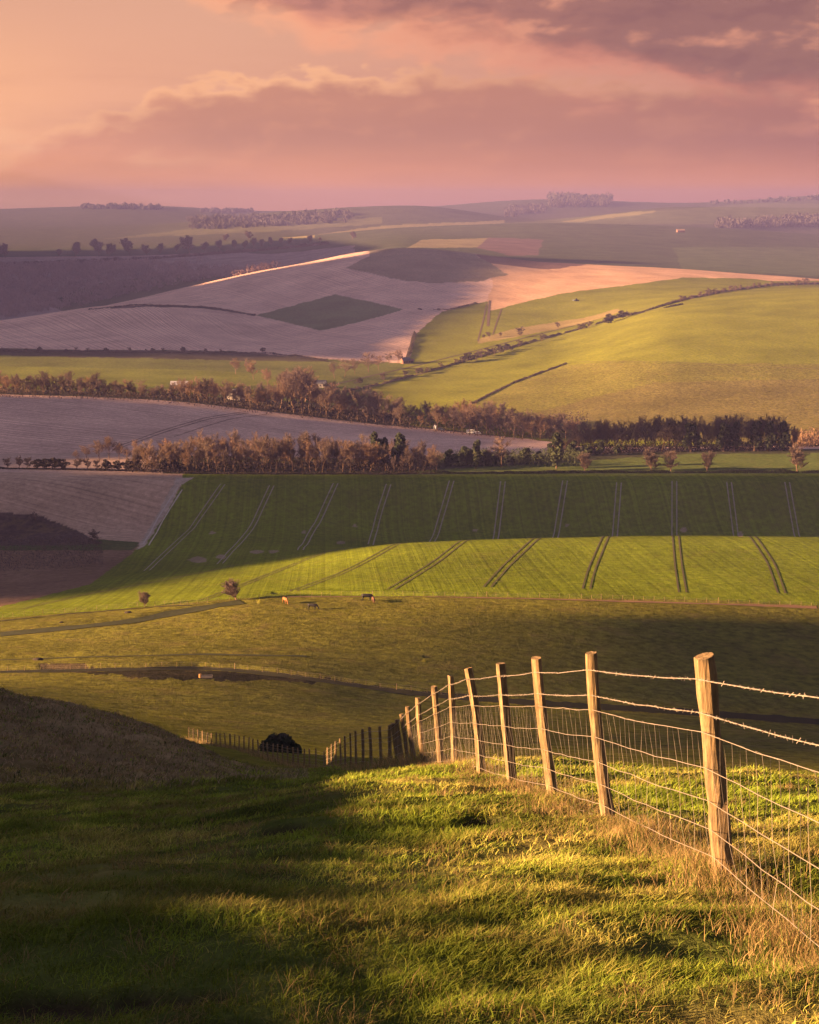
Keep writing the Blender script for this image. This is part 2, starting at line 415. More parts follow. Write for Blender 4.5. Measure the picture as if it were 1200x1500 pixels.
def ground_mat():
    m, nb, b = newmat('ground')
    pos = nb.n.new('ShaderNodeNewGeometry').outputs['Position']
    col = nb.attr('Col').outputs['Color']; tx = nb.attr('Tex').outputs['Color']
    fur = nb.attr('fur').outputs['Fac']
    t = nb.sep(tx)
    n1 = nb.noise(pos, .02, 5, .6); n2 = nb.noise(pos, .45, 6, .65); n3 = nb.noise(pos, 5.5, 5, .7)
    f = nb.m('ADD', .45, nb.m('MULTIPLY', n1, 1.1))
    f = nb.m('MULTIPLY', f, nb.m('ADD', 1.0, nb.m('MULTIPLY', nb.m('SUBTRACT', n2, .5), nb.m('ADD', .9, nb.m('MULTIPLY', t[0], 2.0)))))
    f = nb.m('MULTIPLY', f, nb.m('ADD', 1.0, nb.m('MULTIPLY', nb.m('SUBTRACT', n3, .5), .9)))
    s1 = nb.noise(None, .55, 5, .75, w=fur, dim='1D')
    f = nb.m('MULTIPLY', f, nb.m('ADD', 1.0, nb.m('MULTIPLY', nb.m('SUBTRACT', s1, .5), nb.m('MULTIPLY', t[1], 2.6))))
    c = nb.n.new('ShaderNodeVectorMath'); c.operation = 'SCALE'
    nb.put(c.inputs[0], col); nb.put(c.inputs['Scale'], f)
    # straw tint in patches
    st = nb.m('MULTIPLY', nb.ss(nb.noise(pos, .11, 6, .7), .5, .68), nb.m('MULTIPLY', t[0], .45))
    c2 = nb.mix(st, c.outputs[0], (.17,.12,.045,1))
    nb.put(b.inputs['Base Color'], c2); b.inputs['Roughness'].default_value = 1.0
    b.inputs['Specular IOR Level'].default_value = 0.0
    bp = nb.n.new('ShaderNodeBump'); bp.inputs['Strength'].default_value = .9; bp.inputs['Distance'].default_value = .22
    hh = nb.m('ADD', nb.m('MULTIPLY', nb.noise(pos, 1.3, 8, .62), nb.m('ADD', .5, t[0])), nb.m('MULTIPLY', nb.noise(None, .9, 4, .7, w=fur, dim='1D'), nb.m('MULTIPLY', t[1], .8)))
    nb.put(bp.inputs['Height'], hh)
    bp2 = nb.n.new('ShaderNodeBump'); bp2.inputs['Strength'].default_value = .7; bp2.inputs['Distance'].default_value = 1.6
    nb.put(bp2.inputs['Height'], nb.m('MULTIPLY', nb.noise(pos, .12, 7, .6), nb.m('ADD', .12, nb.m('MULTIPLY', t[0], .5))))
    nb.l.new(bp2.outputs[0], bp.inputs['Normal']); nb.l.new(bp.outputs[0], b.inputs['Normal'])
    return m
M_GROUND = ground_mat()
ground = mesh_np('ground', np.stack([GX, GY, GZ], -1).reshape(-1, 3), quads, M_GROUND,
    colors={'Col': C.reshape(-1, 3), 'Tex': TX.reshape(-1, 3), 'fur': FUR.ravel()}, smooth=True)
tag(ground, kind='structure')

# ------------------------------------------------------------------ strips lying on the ground (wheel tracks, paths)
def smoothline(P, n=3):
    P = np.array(P, float)
    for _ in range(n):
        Q = P.copy(); Q[1:-1] = (P[:-2]+2*P[1:-1]+P[2:])/4; P = Q
    return P
def resample(P, step):
    P = np.array(P, float); d = np.r_[0, np.cumsum(np.linalg.norm(np.diff(P[:, :2], axis=0), axis=1))]
    q = np.arange(0, d[-1], step); return np.stack([np.interp(q, d, P[:, k]) for k in range(P.shape[1])], 1)
def strip_geo(P, off, w, lift):
    P = resample(P, max(1.0, w))[:, :2]
    if len(P) < 3: return None
    T = np.gradient(P, axis=0); T /= np.linalg.norm(T, axis=1)[:, None]+1e-9; N = np.stack([-T[:, 1], T[:, 0]], 1)
    ww = w*(.75+.5*rng.random(len(P)))
    V = []
    for sg in (-.5, 0, .5):
        q = P+N*(off+sg*ww)[:, None] if np.ndim(off) else P+N*(off+sg*ww[:, None])
        V.append(np.column_stack([q, height(q[:, 0], q[:, 1])+lift]))
    n = len(P); V = np.vstack(V); i = np.arange(n-1)
    Fq = np.vstack([np.stack([i+k*n, i+1+k*n, i+1+(k+1)*n, i+(k+1)*n], 1) for k in (0, 1)])
    return V, Fq[:, ::-1]
def strips(name, geos, mat, label=None):
    V = []; Fq = []; n = 0
    for g in geos:
        if g is None: continue
        V.append(g[0]); Fq.append(g[1]+n); n += len(g[0])
    o = mesh_np(name, np.vstack(V), np.vstack(Fq), mat, smooth=True); tag(o, kind='structure'); return o
M_SOIL = simple('dark_soil', (.070,.055,.022), obj=False)
M_CHALK = simple('chalk_soil', (.25,.205,.17), obj=False)
M_EARTH = simple('earth', (.15,.085,.05), obj=False, scale=.6)
low = [[(1000,868),(994,830),(990,789)], [(1145,869),(1130,825),(1105,789)], [(859,863),(866,835),(886,789)], [(714,860),(740,830),(784,790)],
       [(572,864),(600,847),(640,822),(676,794)], [(430,866),(500,840),(540,820),(577,799)], [(296,880),(340,863),(410,835),(468,812)], [(30,893),(120,872),(230,852)]]
gs = []
for L in low:
    P = smoothline(polyhit(L, 413, 540, 5), 4); v = (P[-1]-P[-6])/np.linalg.norm(P[-1]-P[-6])*(1 if P[-1][1] > P[0][1] else -1); P = np.vstack([P, P[-1]+v*20, P[-1]+v*40])
    for s in (-1.0, 1.0): gs.append(strip_geo(P, s, .48, .10))
strips('wheel_tracks', gs, M_SOIL)
up = [[(988,783),(988,704)], [(1167,783),(1153,706)], [(1078,783),(1068,706)], [(901,783),(907,706)], [(815,783),(828,704)], [(727,785),(737,705)],
      [(637,787),(650,745),(662,704)], [(543,798),(556,750),(570,708)], [(440,806),(468,760),(492,708)], [(322,826),(368,775),(399,710)], [(215,836),(280,775),(327,709)]]
gs = []
for k, L in enumerate(up):
    P = smoothline(polyhit(L, 535, 716, 5), 3)
    if L[0][0] > 600: v = (P[0]-P[5])/np.linalg.norm(P[0]-P[5]); P = np.vstack([P[0]+v*50, P[0]+v*25, P])
    for s in (-1.0, 1.0): gs.append(strip_geo(P, s, .5, .09))
P = polyhit([(270,703),(420,704),(560,706),(800,701),(1200,703)], 650, 716, 10)
strips('wheel_tracks', gs, M_CHALK)
gs = []
for L in ([(210,797),(232,758),(262,712)], [(218,799),(240,760),(268,716)]):
    gs.append(strip_geo(smoothline(polyhit(L, 600, 720, 5)), 0, .6, .08))
strips('wheel_tracks', gs, simple('pale_chalk', (.42,.35,.31), obj=False))
gs = [strip_geo(smoothline(polyhit([(420,874),(600,874),(800,878),(1000,884),(1200,890)], 380, 410, 10)), 0, 1.3, .07)]
strips('earth_path', gs, M_EARTH)
strips('ditch_and_shade', [strip_geo(smoothline(polyhit(T_low[1:], 275, 345, 8)), 0, 1.3, .10)], simple('bank_shade', (.026,.024,.010), obj=False, scale=.4, var=.5))  # dark strip paints the bank's shade along the ditch line
strips('ditch_and_shade', [strip_geo(smoothline(polyhit(T_track[1:], 330, 409, 8)), 0, 4.0, .12), strip_geo(smoothline(polyhit(T_mid[1:-1], 300, 370, 8)), 0, 1.6, .10)], simple('terrace_shade', (.045,.045,.013), obj=False, scale=.4, var=.5))  # dark green strips paint the shade of the terrace steps
strips('ditch_and_shade', [strip_geo(smoothline(polyhit([(-10,911),(60,904),(120,897),(210,890),(280,887)], 380, 409, 8)), 0, 1.2, .12)], simple('ditch_soil', (.035,.03,.014), obj=False, scale=.4, var=.5))
# lines across the middle hills
gs = []
for L, d0, d1, w in (([(168,655),(190,648),(240,630),(300,612),(360,603)], 820, 1055, .8), ([(172,657),(195,650),(245,632),(305,614),(365,605)], 820, 1055, .8), ([(255,640),(300,625),(340,613),(400,606)], 820, 1055, .7),
        ([(715,478),(716,455),(718,440)], 1480, 2200, 3.0), ([(700,500),(708,470),(713,445)], 1480, 2200, 1.6), ([(722,490),(730,465),(735,452)], 1480, 2200, 1.6),
        ([(690,592),(750,562),(830,533)], 1000, 1500, 2.2),
        ([(830,533),(845,530),(900,529),(1000,531),(1100,536),(1200,541)], 1000, 1500, .9)):
    gs.append(strip_geo(smoothline(polyhit(L, d0, d1, 6)), 0, w, .12))
strips('field_paths', gs, simple('path_soil', (.12,.075,.045), obj=False))
gs = []
for L, d0, d1, w in (([(480,566),(520,556),(600,538),(700,513),(800,487),(900,462),(1000,440),(1060,425)], 1150, 2200, 2.4),
        ([(500,575),(560,563),(640,541),(720,518),(800,496),(900,467),(1000,446)], 1150, 2200, 2.6)):
    gs.append(strip_geo(smoothline(polyhit(L, d0, d1, 6)), 0, w, .15))
strips('lanes', gs, simple('lane_soil', (.07,.045,.03), obj=False))

# ------------------------------------------------------------------ vegetation kits
def quads_cloud(P, size, flat=.0, aspect=1.0, up=False, g=rng):
    """one randomly turned leaf/twig quad at every point"""
    n = len(P); a = g.normal(size=(n, 3)); a /= np.linalg.norm(a, axis=1)[:, None]
    if up: a[:, 2] = np.abs(a[:, 2])*1.5+.6; a /= np.linalg.norm(a, axis=1)[:, None]
    b = np.cross(a, g.normal(size=(n, 3))); b /= np.linalg.norm(b, axis=1)[:, None]+1e-9
    s = (size*(.6+.8*g.random(n)))[:, None]
    A = a*s*.5; B = b*s*.5*aspect
    V = np.stack([P-A-B, P+A-B*.7, P+A+B*.7, P-A+B], 1).reshape(-1, 3)
    return V, np.arange(n*4).reshape(-1, 4)
def grow(seed, H, spread=1.0, lean=0.0, up=.5, n1=9, trunk=.25, tw=.10, levels=4, wood_r=.022):
    g = random.Random(seed); tr = MB(); tw_segs = []
    def vec(az, el): return np.array([math.cos(az)*math.cos(el), math.sin(az)*math.cos(el), math.sin(el)])
    def br(p, d, L, r, lev):
        pts = [p]; n = 3 if lev < 3 else 2; dd = d.copy()
        for k in range(n):
            dd = dd+np.array([g.gauss(0, .13), g.gauss(0, .13), g.gauss(0, .08)+.05*up]); dd[0] += lean*.12; dd /= np.linalg.norm(dd)
            pts.append(pts[-1]+dd*L/n)
        if lev <= 2: tr.tube(pts, [r*(1-.6*k/n) for k in range(n+1)], 5 if lev < 2 else 3, cap=False)
        else: tw_segs.extend([(pts[k], pts[k+1], r*(1-.5*k/n)) for k in range(n)])
        if lev >= levels: return
        cnt = [n1, 6, 6, 5, 4][lev]
        for k in range(cnt):
            t = (trunk+(1-trunk)*(k+.6)/cnt) if lev == 0 else .25+.75*(k+.5)/cnt
            t = min(t, .99); i = min(int(t*n), n-1); q = pts[i]+(pts[i+1]-pts[i])*(t*n-i)
            az = g.uniform(0, 2*math.pi) if lev else k*2.4+g.uniform(-.4, .4)
            side = vec(az, g.uniform(-.1, .6)); nd = dd*(.55+.3*up)+side*(1.0*spread if lev == 0 else .8)
            nd /= np.linalg.norm(nd)
            Lc = L*([.52, .55, .55, .6, .5][lev])*g.uniform(.75, 1.15)*(1-.35*abs(t-.45) if lev == 0 else 1)
            br(q, nd, Lc, r*([.45, .5, .6, .7, .7][lev]), lev+1)
    br(np.zeros(3), np.array([lean*.35, 0, 1.]), H*.80, H*wood_r, 0)
    A = np.array([s[0] for s in tw_segs]); B = np.array([s[1] for s in tw_segs]); n = len(A)
    ng = np.random.default_rng(seed); d = B-A; sd = np.cross(d, ng.normal(size=(n, 3))); sd /= np.linalg.norm(sd, axis=1)[:, None]+1e-9
    w = tw*(.6+.8*ng.random(n))[:, None]*.5
    V = np.stack([A-sd*w, A+sd*w, B+sd*w*.5, B-sd*w*.5], 1).reshape(-1, 3)
    return tr, V, np.arange(n*4).reshape(-1, 4)
M_BARK = simple('bark', (.14,.085,.055), var=.3)
M_TWIG = simple('twigs', (.150,.095,.062), var=.35, scale=.5, trans=.2)
def hue_mix(m, c1, c2):
    nb = NB(m.node_tree)
    for n in m.node_tree.nodes:
        if n.type == 'VECT_MATH':
            r = nb.m('FRACT', nb.m('MULTIPLY', nb.n.new('ShaderNodeObjectInfo').outputs['Random'], 7.31)); nb.l.new(nb.mix(r, c1, c2), n.inputs[0])
hue_mix(M_TWIG, (.21,.12,.07,1), (.155,.11,.085,1))
M_TWIG2 = simple('dark_twigs', (.115,.080,.066), var=.3, scale=.5, trans=.15)
M_LEAF = simple('dark_leaves', (.042,.048,.022), var=.5, scale=.7, trans=.15)
M_UND = simple('thicket', (.045,.030,.022), var=.4, scale=.3)
M_HEDGE = simple('hedge_leaves', (.060,.045,.030), var=.4, scale=.4)
def bare_proto(seed, H, twig=M_TWIG, **k):
    tr, V, Fq = grow(seed, H, **k)
    t = tr.build('trunk', M_BARK); c = mesh_np('crown', V, Fq, twig)
    ms = (t.data, c.data); bpy.data.objects.remove(t); bpy.data.objects.remove(c); return ms
def leaf_proto(seed, H, wd, n=1500, size=.5, mat=M_LEAF, tall=1.0):
    g = np.random.default_rng(seed); P = []
    nb_ = 9
    for k in range(nb_):
        c = np.array([g.normal()*wd*.22, g.normal()*wd*.22, H*(.28+.62*k/nb_)]); r = np.array([wd*.30, wd*.30, H*.15])*(.75+.5*g.random())*(1.15-.5*k/nb_)
        q = g.normal(size=(n//nb_, 3)); q /= np.linalg.norm(q, axis=1)[:, None]; P.append(c+q*r*(.55+.5*g.random((n//nb_, 1))))
    V, Fq = quads_cloud(np.vstack(P), size, g=g)
    tr = MB(); tr.tube([(0, 0, -.4), (.05*wd, 0, H*.35), (0, .03*wd, H*.8)], [H*.025, H*.018, H*.006], 6)
    for k in range(6):
        a = k*1.1; tr.tube([(0, 0, H*(.2+.09*k)), (math.cos(a)*wd*.3, math.sin(a)*wd*.3, H*(.35+.09*k))], [H*.01, H*.003], 4)
    t = tr.build('trunk', M_BARK); c = mesh_np('crown', V, Fq, mat)
    ms = (t.data, c.data); bpy.data.objects.remove(t); bpy.data.objects.remove(c); return ms
BARE = [bare_proto(200+i, 14, spread=(.8, 1.0, .9, 1.15, .7, 1.0)[i], up=(.7, .4, .6, .3, .9, .5)[i], tw=.14) for i in range(6)]
BARED = [bare_proto(240+i, 14, twig=M_TWIG2, spread=(.6, .8, .7)[i], up=(.9, .6, .8)[i], tw=.16) for i in range(3)]
M_FTW = simple('distant_twigs', (.16,.12,.11), var=.3, scale=.1)
FARK = [bare_proto(320+i, 14, twig=M_FTW, spread=(.6, .7, .5)[i], up=.8, n1=13, trunk=.12, tw=.55) for i in range(3)]
EVER = [leaf_proto(260+i, 14, (8, 7, 10)[i], 2400, .75) for i in range(3)]
IVY = [leaf_proto(270+i, 14, (4.5, 4, 5)[i], 1500, .7) for i in range(2)]
BUSH = [bare_proto(280+i, 5, twig=M_TWIG2, spread=1.1, up=.3, trunk=.12, tw=.10, wood_r=.03) for i in range(3)]
RND = [leaf_proto(290+i, 5, 4.6, 900, .35, simple('bush_leaves', (.055,.042,.028), var=.4)) for i in range(2)]
SHRUB = [bare_proto(300+i, 9, twig=M_TWIG2, spread=.7, up=1.0, trunk=.05, n1=16, tw=.16, wood_r=.025) for i in range(3)]
def plant(name, kit, base_h, loc, H, label, cat='tree', group=None, parts=True, wide=1.0):
    s = H/base_h; loc = (float(loc[0]), float(loc[1]), float(loc[2])-.15)
    if parts:
        o = empty(name, loc, random.uniform(0, 6.28)); o.scale = (s*wide, s*wide, s)
        for nm, me in zip(('trunk', 'crown'), kit):
            c = bpy.data.objects.new(nm, me); COL.objects.link(c); c.parent = o
    tag(o, label, cat, group); return o
HMAX = {}
def top_h(kit):
    k = id(kit[1])
    if k not in HMAX: HMAX[k] = max(v.co.z for v in kit[1].vertices)
    return HMAX[k]
def at_px(px, py, d0, d1, kit, hpx, *a, **k):
    p = hit(px, py, d0, d1); return plant(a[0], kit, top_h(kit), p, hpx*p[1]*1.02/F, *a[1:], **k)
def stuff_brush(name, P, size, mat, label, cat, kind='stuff', up=False, aspect=1.0):
    V, Fq = quads_cloud(P, size, up=up, aspect=aspect); o = mesh_np(name, V, Fq, mat); tag(o, label, cat, kind=kind); return o
def hedge(pts, d0, d1, h, w, label, mat=M_HEDGE, dens=22, size=.45, group=None, gap=.0, name='hedge'):
    L = smoothline(polyhit(pts, d0, d1, 6), 1); L = resample(L, .5)
    n = int(len(L)*dens*.5); i = rng.integers(0, len(L), n); g = fbm(i*.5/7, i*0, 7, 3)
    keep = g > -.5+gap; i = i[keep]; g = g[keep]; n = len(i)
    hh = h*(.75+.9*np.clip(g, -.3, .6)); u = rng.normal(size=(n, 2))*w*.28
    x = L[i, 0]+u[:, 0]; y = L[i, 1]+u[:, 1]; z = height(x, y)+hh*rng.random(n)**.8
    V, Fq = quads_cloud(np.column_stack([x, y, z]), size, up=True, aspect=.6)
    o = mesh_np(name, V, Fq, mat); tag(o, label, 'hedge', group); return o

# --- belt at the head of the dark striped field
G1 = 'bare trees of the long belt above the dark striped field'
L1 = 'bare brown tree crowded into the long belt at the top of the dark striped field'
def toppoly(px, pts): P = np.array(pts, float); return float(np.interp(px, P[:, 0], P[:, 1]))
for r, (dd, st, off) in enumerate(((728, 11, 0), (742, 12, 5), (762, 13, 2))):
    px = 196+off
    while px < 640:
        top = toppoly(px, [(190,662),(230,650),(330,643),(450,643),(540,650),(640,662)])+random.uniform(-6, 12)
        base = 692
        y = dd+random.uniform(-4, 4); dx, dy, dz = ray(px, base); x = y*dx/dy; z = float(height(x, y))
        H = max(6, (base-top)*y/F+random.uniform(-.5, .8))
        kit = random.choice(BARE if random.random() < .62 else BARED)
        plant('bare_tree', kit, top_h(kit), (x, y, z), H, L1, 'tree', G1, wide=.72)
        px += st*random.uniform(.8, 1.2)
for px, top, lab in ((551, 631, 'tall narrow ivy clad tree left of its near twin in the belt'), (584, 632, 'tall narrow ivy clad tree right of its near twin in the belt'), (563, 641, 'narrow dark tree between the two tall ivy clad ones'), (697, 645, 'small dark topped tree over the evergreen thicket'), (815, 634, 'ragged dark tree at the gap where the two belts meet')):
    y = 735; dx, dy, dz = ray(px, 692); x = y*dx/dy; z = float(height(x, y)); k = IVY[int(px) % 2]
    plant('ivy_tree', k, top_h(k), (x, y, z), (690-top)*y/F, lab, 'tree')
G3 = 'dark evergreens along the belt'
for px, top in ((660,660),(683,655),(712,658),(728,664),(770,655),(790,660),(806,656),(838,652),(860,656),(880,650),(905,655),(748,668),(700,668)):
    y = 745+random.uniform(0, 12) if px < 800 else 790; dx, dy, dz = ray(px, 690); x = y*dx/dy; z = float(height(x, y)); k = random.choice(EVER)
    plant('evergreen_tree', k, top_h(k), (x, y, z), (687-(px-640)*.05-top)*y/F, 'dark rounded evergreen tree in the thicket at the middle of the belt', 'tree', G3, wide=1.0)
G4 = 'tall trees of the right hand belt'
for r, (dd, st, off, br) in enumerate(((806, 11, 0, .5), (822, 12, 6, .6))):
    px = 826+off
    while px < 1166:
        top = toppoly(px, [(820,650),(850,618),(920,612),(1000,611),(1130,613),(1165,622)])+random.uniform(-5, 10)
        y = dd+random.uniform(-4, 4); dx, dy, dz = ray(px, 662); x = y*dx/dy; z = float(height(x, y)); H = (664-top)*y/F
        kit = random.choice(BARE if random.random() < (.75 if px < 980 else .25) else BARED)
        plant('bare_tree', kit, top_h(kit), (x, y, z), H, 'tall bare tree in the right hand belt beyond the narrow green strip', 'tree', G4, wide=.8)
        px += st*random.uniform(.8, 1.2)
for px in (1012, 1060, 1075, 1105, 1125, 1145):
    y = 800; dx, dy, dz = ray(px, 662); x = y*dx/dy; z = float(height(x, y)); k = IVY[px % 2]
    plant('ivy_tree', k, top_h(k), (x, y, z), (662-616)*y/F, 'ivy darkened tree in the right hand belt', 'tree', 'ivy clad trees of the right hand belt', wide=1.2)
at_px(735, 684, 724, 790, BARE[3], 46, 'bare_tree', 'orange topped bare tree standing alone above the evergreen thicket')
at_px(640, 691, 712, 728, BARE[1], 36, 'bare_tree', 'lone spreading bare tree just in front of the evergreen thicket')
for px, h, k, lab in ((857, 29, 0, 'leftmost lone shrub on the narrow green strip'), (955, 34, 1, 'larger shrub of the close pair on the narrow green strip'), (983, 33, 2, 'right shrub of the close pair on the narrow green strip'), (1036, 31, 0, 'lone shrub midway between the close pair and the pale right shrub'), (1168, 39, 1, 'tall pale shrub at the right end of the narrow green strip')):
    at_px(px, 690.5, 708, 730, SHRUB[k], h, 'shrub', lab, cat='shrub', wide=1.35)
for k, px in enumerate((12, 28, 41, 54, 66, 80, 93, 112, 128, 142, 158, 174, 187, 201, 221, 238, 256, 272)):
    kk = random.choice(BUSH+RND) if px < 230 else random.choice(RND)
    at_px(px, 686+px*.018, 716, 735, kk, random.uniform(15, 20), 'bush', 'small round dark bush in the line along the top of the pale brown field', cat='bush', group='round bushes along the pale brown field')
for px, t in ((112, 664), (128, 656), (146, 648), (160, 643), (175, 652), (186, 660)):
    y = 790; dx, dy, dz = ray(px, 686); x = y*dx/dy; kk = random.choice(BARE)
    plant('bare_tree', kk, top_h(kk), (x, y, float(height(x, y))), max(5, (680-t)*y/F), 'low orange bare tree behind the line of round bushes', 'tree', 'orange trees behind the round bushes', wide=1.2)
# --- belt along the valley lane
G2 = 'bare trees of the belt along the far side of the pink ploughed field'
edge = [(-20,571),(0,572),(200,580),(400,600),(600,623),(700,634),(860,650)]
topl = [(-20,536),(60,536),(150,540),(200,556),(240,556),(300,553),(340,560),(380,560),(440,535),(470,560),(520,575),(560,573),(600,592),(640,590),(680,586),(720,590),(740,592),(780,600),(800,606),(860,618)]
for r, (dd, st, off) in enumerate(((1062, 12.5, 0), (1088, 13.5, 6), (1118, 17, 3))):
    px = -14+off
    while px < 850:
        b = toppoly(px, edge); y = dd+random.uniform(-8, 8)
        if px > 560: y -= 30*min(1, (px-560)/200)
        tp = toppoly(px, topl)+random.uniform(-5, 15)
        dx, dy, dz = ray(px, b); x = y*dx/dy; z = float(height(x, y)); _, pyb = proj(x, y, z)
        H = max(5.0, (min(b, pyb+4)-tp)*y/F)
        kit = random.choice(BARE if random.random() < .6 else BARED)
        if not (250 < px < 276 and r < 0): plant('bare_tree', kit, top_h(kit), (x, y, z), H, 'bare brown tree in the valley belt beyond the pink ploughed field', 'tree', G2, wide=1.0)
        px += st*random.uniform(.8, 1.25)
G5 = 'scattered trees round the valley farm'
for px, py, h in ((345,548,24),(372,556,30),(360,540,16),(392,568,30),(420,570,32),(435,566,26),(455,575,22),(490,554,26),(505,552,28),(520,548,24),(540,545,30),(555,542,22),(570,534,20),(583,533,22),(487,580,20)):
    at_px(px, py, 1150, 1560, random.choice(BARE), h, 'bare_tree', 'bare reddish tree near the farm buildings in the valley', group=G5, wide=1.1)
# --- trees up the hedged lane on the right hill
G6 = 'small trees along the lane climbing the green hill'
for px, py, h in ((487,573,14),(527,563,9),(563,558,12),(593,552,9),(610,549,10),(618,548,9),(626,546,8),(646,539,8),(668,533,7),(678,532,10),(688,530,12),(697,528,12),(706,525,12),(715,522,11),(724,520,11),(733,517,11),(742,514,10),(760,508,10),(793,500,10),(848,484,9),(855,482,9),(862,480,9),(888,475,10),(894,473,12),(912,467,11),(920,465,9)):
    at_px(px, py, 1150, 2200, random.choice(BUSH+RND), h*1.15, 'small_tree', 'small dark tree on the hedged lane climbing the green hill', cat='tree', group=G6, wide=1.1)
for px, py, h, k, lab in ((764, 494, 14, 1, 'larger bare tree on the upper edge of the lane'), (708, 496, 6, 0, 'dark bush left of a small cluster above the lane'), (717, 495, 8, 2, 'dark bush in the middle of a small cluster above the lane'), (734, 493, 6, 1, 'dark bush right of the small cluster above the lane'), (818, 481, 8, 2, 'lone round bush above the lane near its middle')):
    at_px(px, py, 1300, 2200, BUSH[k], h*1.2, 'bush', lab, cat='bush')
G7 = 'trees along the crest of the green hill'
for px in range(996, 1200, 9):
    py = toppoly(px, [(990,444),(1060,430),(1130,421),(1200,419)]); at_px(px+random.uniform(-2, 2), py, 1500, 2300, random.choice(BUSH+BARED), random.uniform(7, 13), 'small_tree', 'small dark tree in the row on the crest of the green hill', cat='tree', group=G7, wide=1.2)
G8 = 'tiny trees along the top edge of the bright green valley strip'
for px in (3, 12, 38, 58, 68, 97, 112, 130, 156, 172, 190, 215, 224, 240, 268, 302, 324, 385):
    at_px(px, 516, 1440, 1640, random.choice(BUSH+RND), random.uniform(4, 9), 'small_tree', 'tiny tree on the hedge between green strip and pink hill', cat='tree', group=G8)
# --- pasture bushes
at_px(212, 888, 395, 412, bare_proto(401, 5, spread=.9, up=.5, trunk=.1, n1=22, tw=.09, lean=.5, wood_r=.03, twig=M_TWIG), 26, 'hawthorn_bush', 'smaller wind shaped orange brown bush on the pasture fence', cat='bush')
at_px(347, 879, 395, 412, bare_proto(402, 5, spread=1.1, up=.3, trunk=.1, n1=26, tw=.09, lean=1.2, wood_r=.04, twig=M_TWIG2), 32, 'hawthorn_bush', 'larger wind bent brown bush leaning right on the pasture fence', cat='bush')
for px, py, h, k in ((52, 762, 14, 0), (140, 795, 22, 1)):
    at_px(px, py, 500, 720, BUSH[k], h, 'bush', ('dark bush at the upper edge of the scrubby bank', 'rounded bush at the right end of the scrubby bank')[k], cat='bush')
# gorse by the fence in the hollow
p = hit(408, 1100, 112, 175)
gp = np.random.default_rng(9); q = gp.normal(size=(9000, 3)); q /= np.linalg.norm(q, axis=1)[:, None]; q[:, 2] = np.abs(q[:, 2])
sc_ = p[1]/F; rad = np.array([34*sc_, 28*sc_, 46*sc_]); lumps = 1+.22*fbm(q[:, 0]*3, q[:, 1]*3+q[:, 2]*2, 3)
P = q*rad*(.75+.27*gp.random((9000, 1)))*lumps[:, None]
V, Fq = quads_cloud(P, .22, g=gp)
hedge([(0,388),(120,384),(220,380),(300,374),(400,366),(480,358)], 2700, 4250, 6, 8, 'far hazy hedge running under the line of distant trees', M_TWIG2, dens=12, size=3.0)
g_ = empty('gorse_bush', (p[0], p[1]+2, float(height(p[0], p[1]+2))-1.2)); tag(g_, 'dense dark domed bush behind the fence in the hollow', 'bush')
mesh_np('foliage', V, Fq, M_LEAF, g_); tr = MB()
for k in range(7): tr.tube([(0, 0, -.6), (math.cos(k)*.9, math.sin(k)*.9, 1.4)], [.12, .04], 5)
tr.build('stem', M_BARK, g_)
# --- hedges
hedge([(640,694),(760,694),(860,693),(1200,693)], 700, 722, 1.6, 1.4, 'clipped dark hedge along the foot of the narrow green strip', M_LEAF, dens=70, size=.4)
hedge([(270,694),(400,695),(560,695),(640,694)], 700, 728, 1.0, 1.4, 'rough low hedge below the main belt of bare trees', dens=50)
hedge([(-10,686),(120,689),(265,692)], 712, 732, 1.0, 1.2, 'thin low hedge under the line of round bushes', dens=40)
hedge([(0,515),(330,518),(400,519),(440,523),(480,530)], 1400, 1640, 1.8, 2, 'thin hedge between the green valley strip and the pink hill', dens=14, size=.8)
hedge([(430,590),(500,575),(560,563),(640,541),(720,518)], 1150, 2000, 1.8, 2.4, 'lower half of the hedge beside the climbing lane', dens=14, size=.8, gap=.25)
hedge([(720,518),(780,500),(860,480),(900,467),(1000,446)], 1300, 2200, 1.8, 2.4, 'upper half of the hedge beside the climbing lane', dens=14, size=.9, gap=.35)
hedge([(925,462),(960,452),(1000,440),(1060,428),(1130,418),(1200,416)], 1500, 2300, 3.0, 3, 'thick hedge on the crest at the top of the lane', dens=18, size=1.0)
hedge([(690,592),(750,562),(790,547),(830,533)], 1000, 1500, 1.5, 1.6, 'dark hedge line crossing the foot of the green hill', dens=16, size=.7)
hedge([(130,454),(200,447),(300,450),(375,462)], 1600, 2200, 1.6, 2, 'thin curved hedge across the pink hill', dens=10, size=.9)
hedge([(596,530),(604,505),(608,490)], 1400, 1900, 3, 3, 'short rising hedge at the right end of the pink hill', dens=16, size=.9)
hedge([(612,454),(660,454),(700,444)], 1800, 2200, 2, 2.5, 'short dark hedge in the dip beside the green diamond field', dens=10, size=1, gap=.3)
# low scrub under the belts
def scrub(poly_pts, d0, d1, n, h, size, mat, label):
    P = []
    a = np.array(poly_pts, float)
    px = rng.uniform(a[0, 0], a[-1, 0], n); y = rng.uniform(d0, d1, n); by = np.interp(px, a[:, 0], a[:, 1])
    X, Y, Z = ray(px, by); x = y*X/Y; z = height(x, y)+rng.random(n)**1.3*h*(.5+.9*vnoise(px/9, y/9, 5))
    return stuff_brush('undergrowth', np.column_stack([x, y, z]), size, mat, label, 'undergrowth', up=True, aspect=.5)
scrub([(185,692),(640,690)], 722, 770, 16000, 4.0, .55, M_UND, 'brown undergrowth beneath the long belt of bare trees')
scrub([(640,690),(860,682)], 740, 800, 9000, 4.5, .6, M_LEAF, 'dark thicket filling the middle of the belt')
scrub([(826,664),(1160,662)], 798, 830, 11000, 5.0, .6, M_UND, 'dark undergrowth beneath the right hand belt')
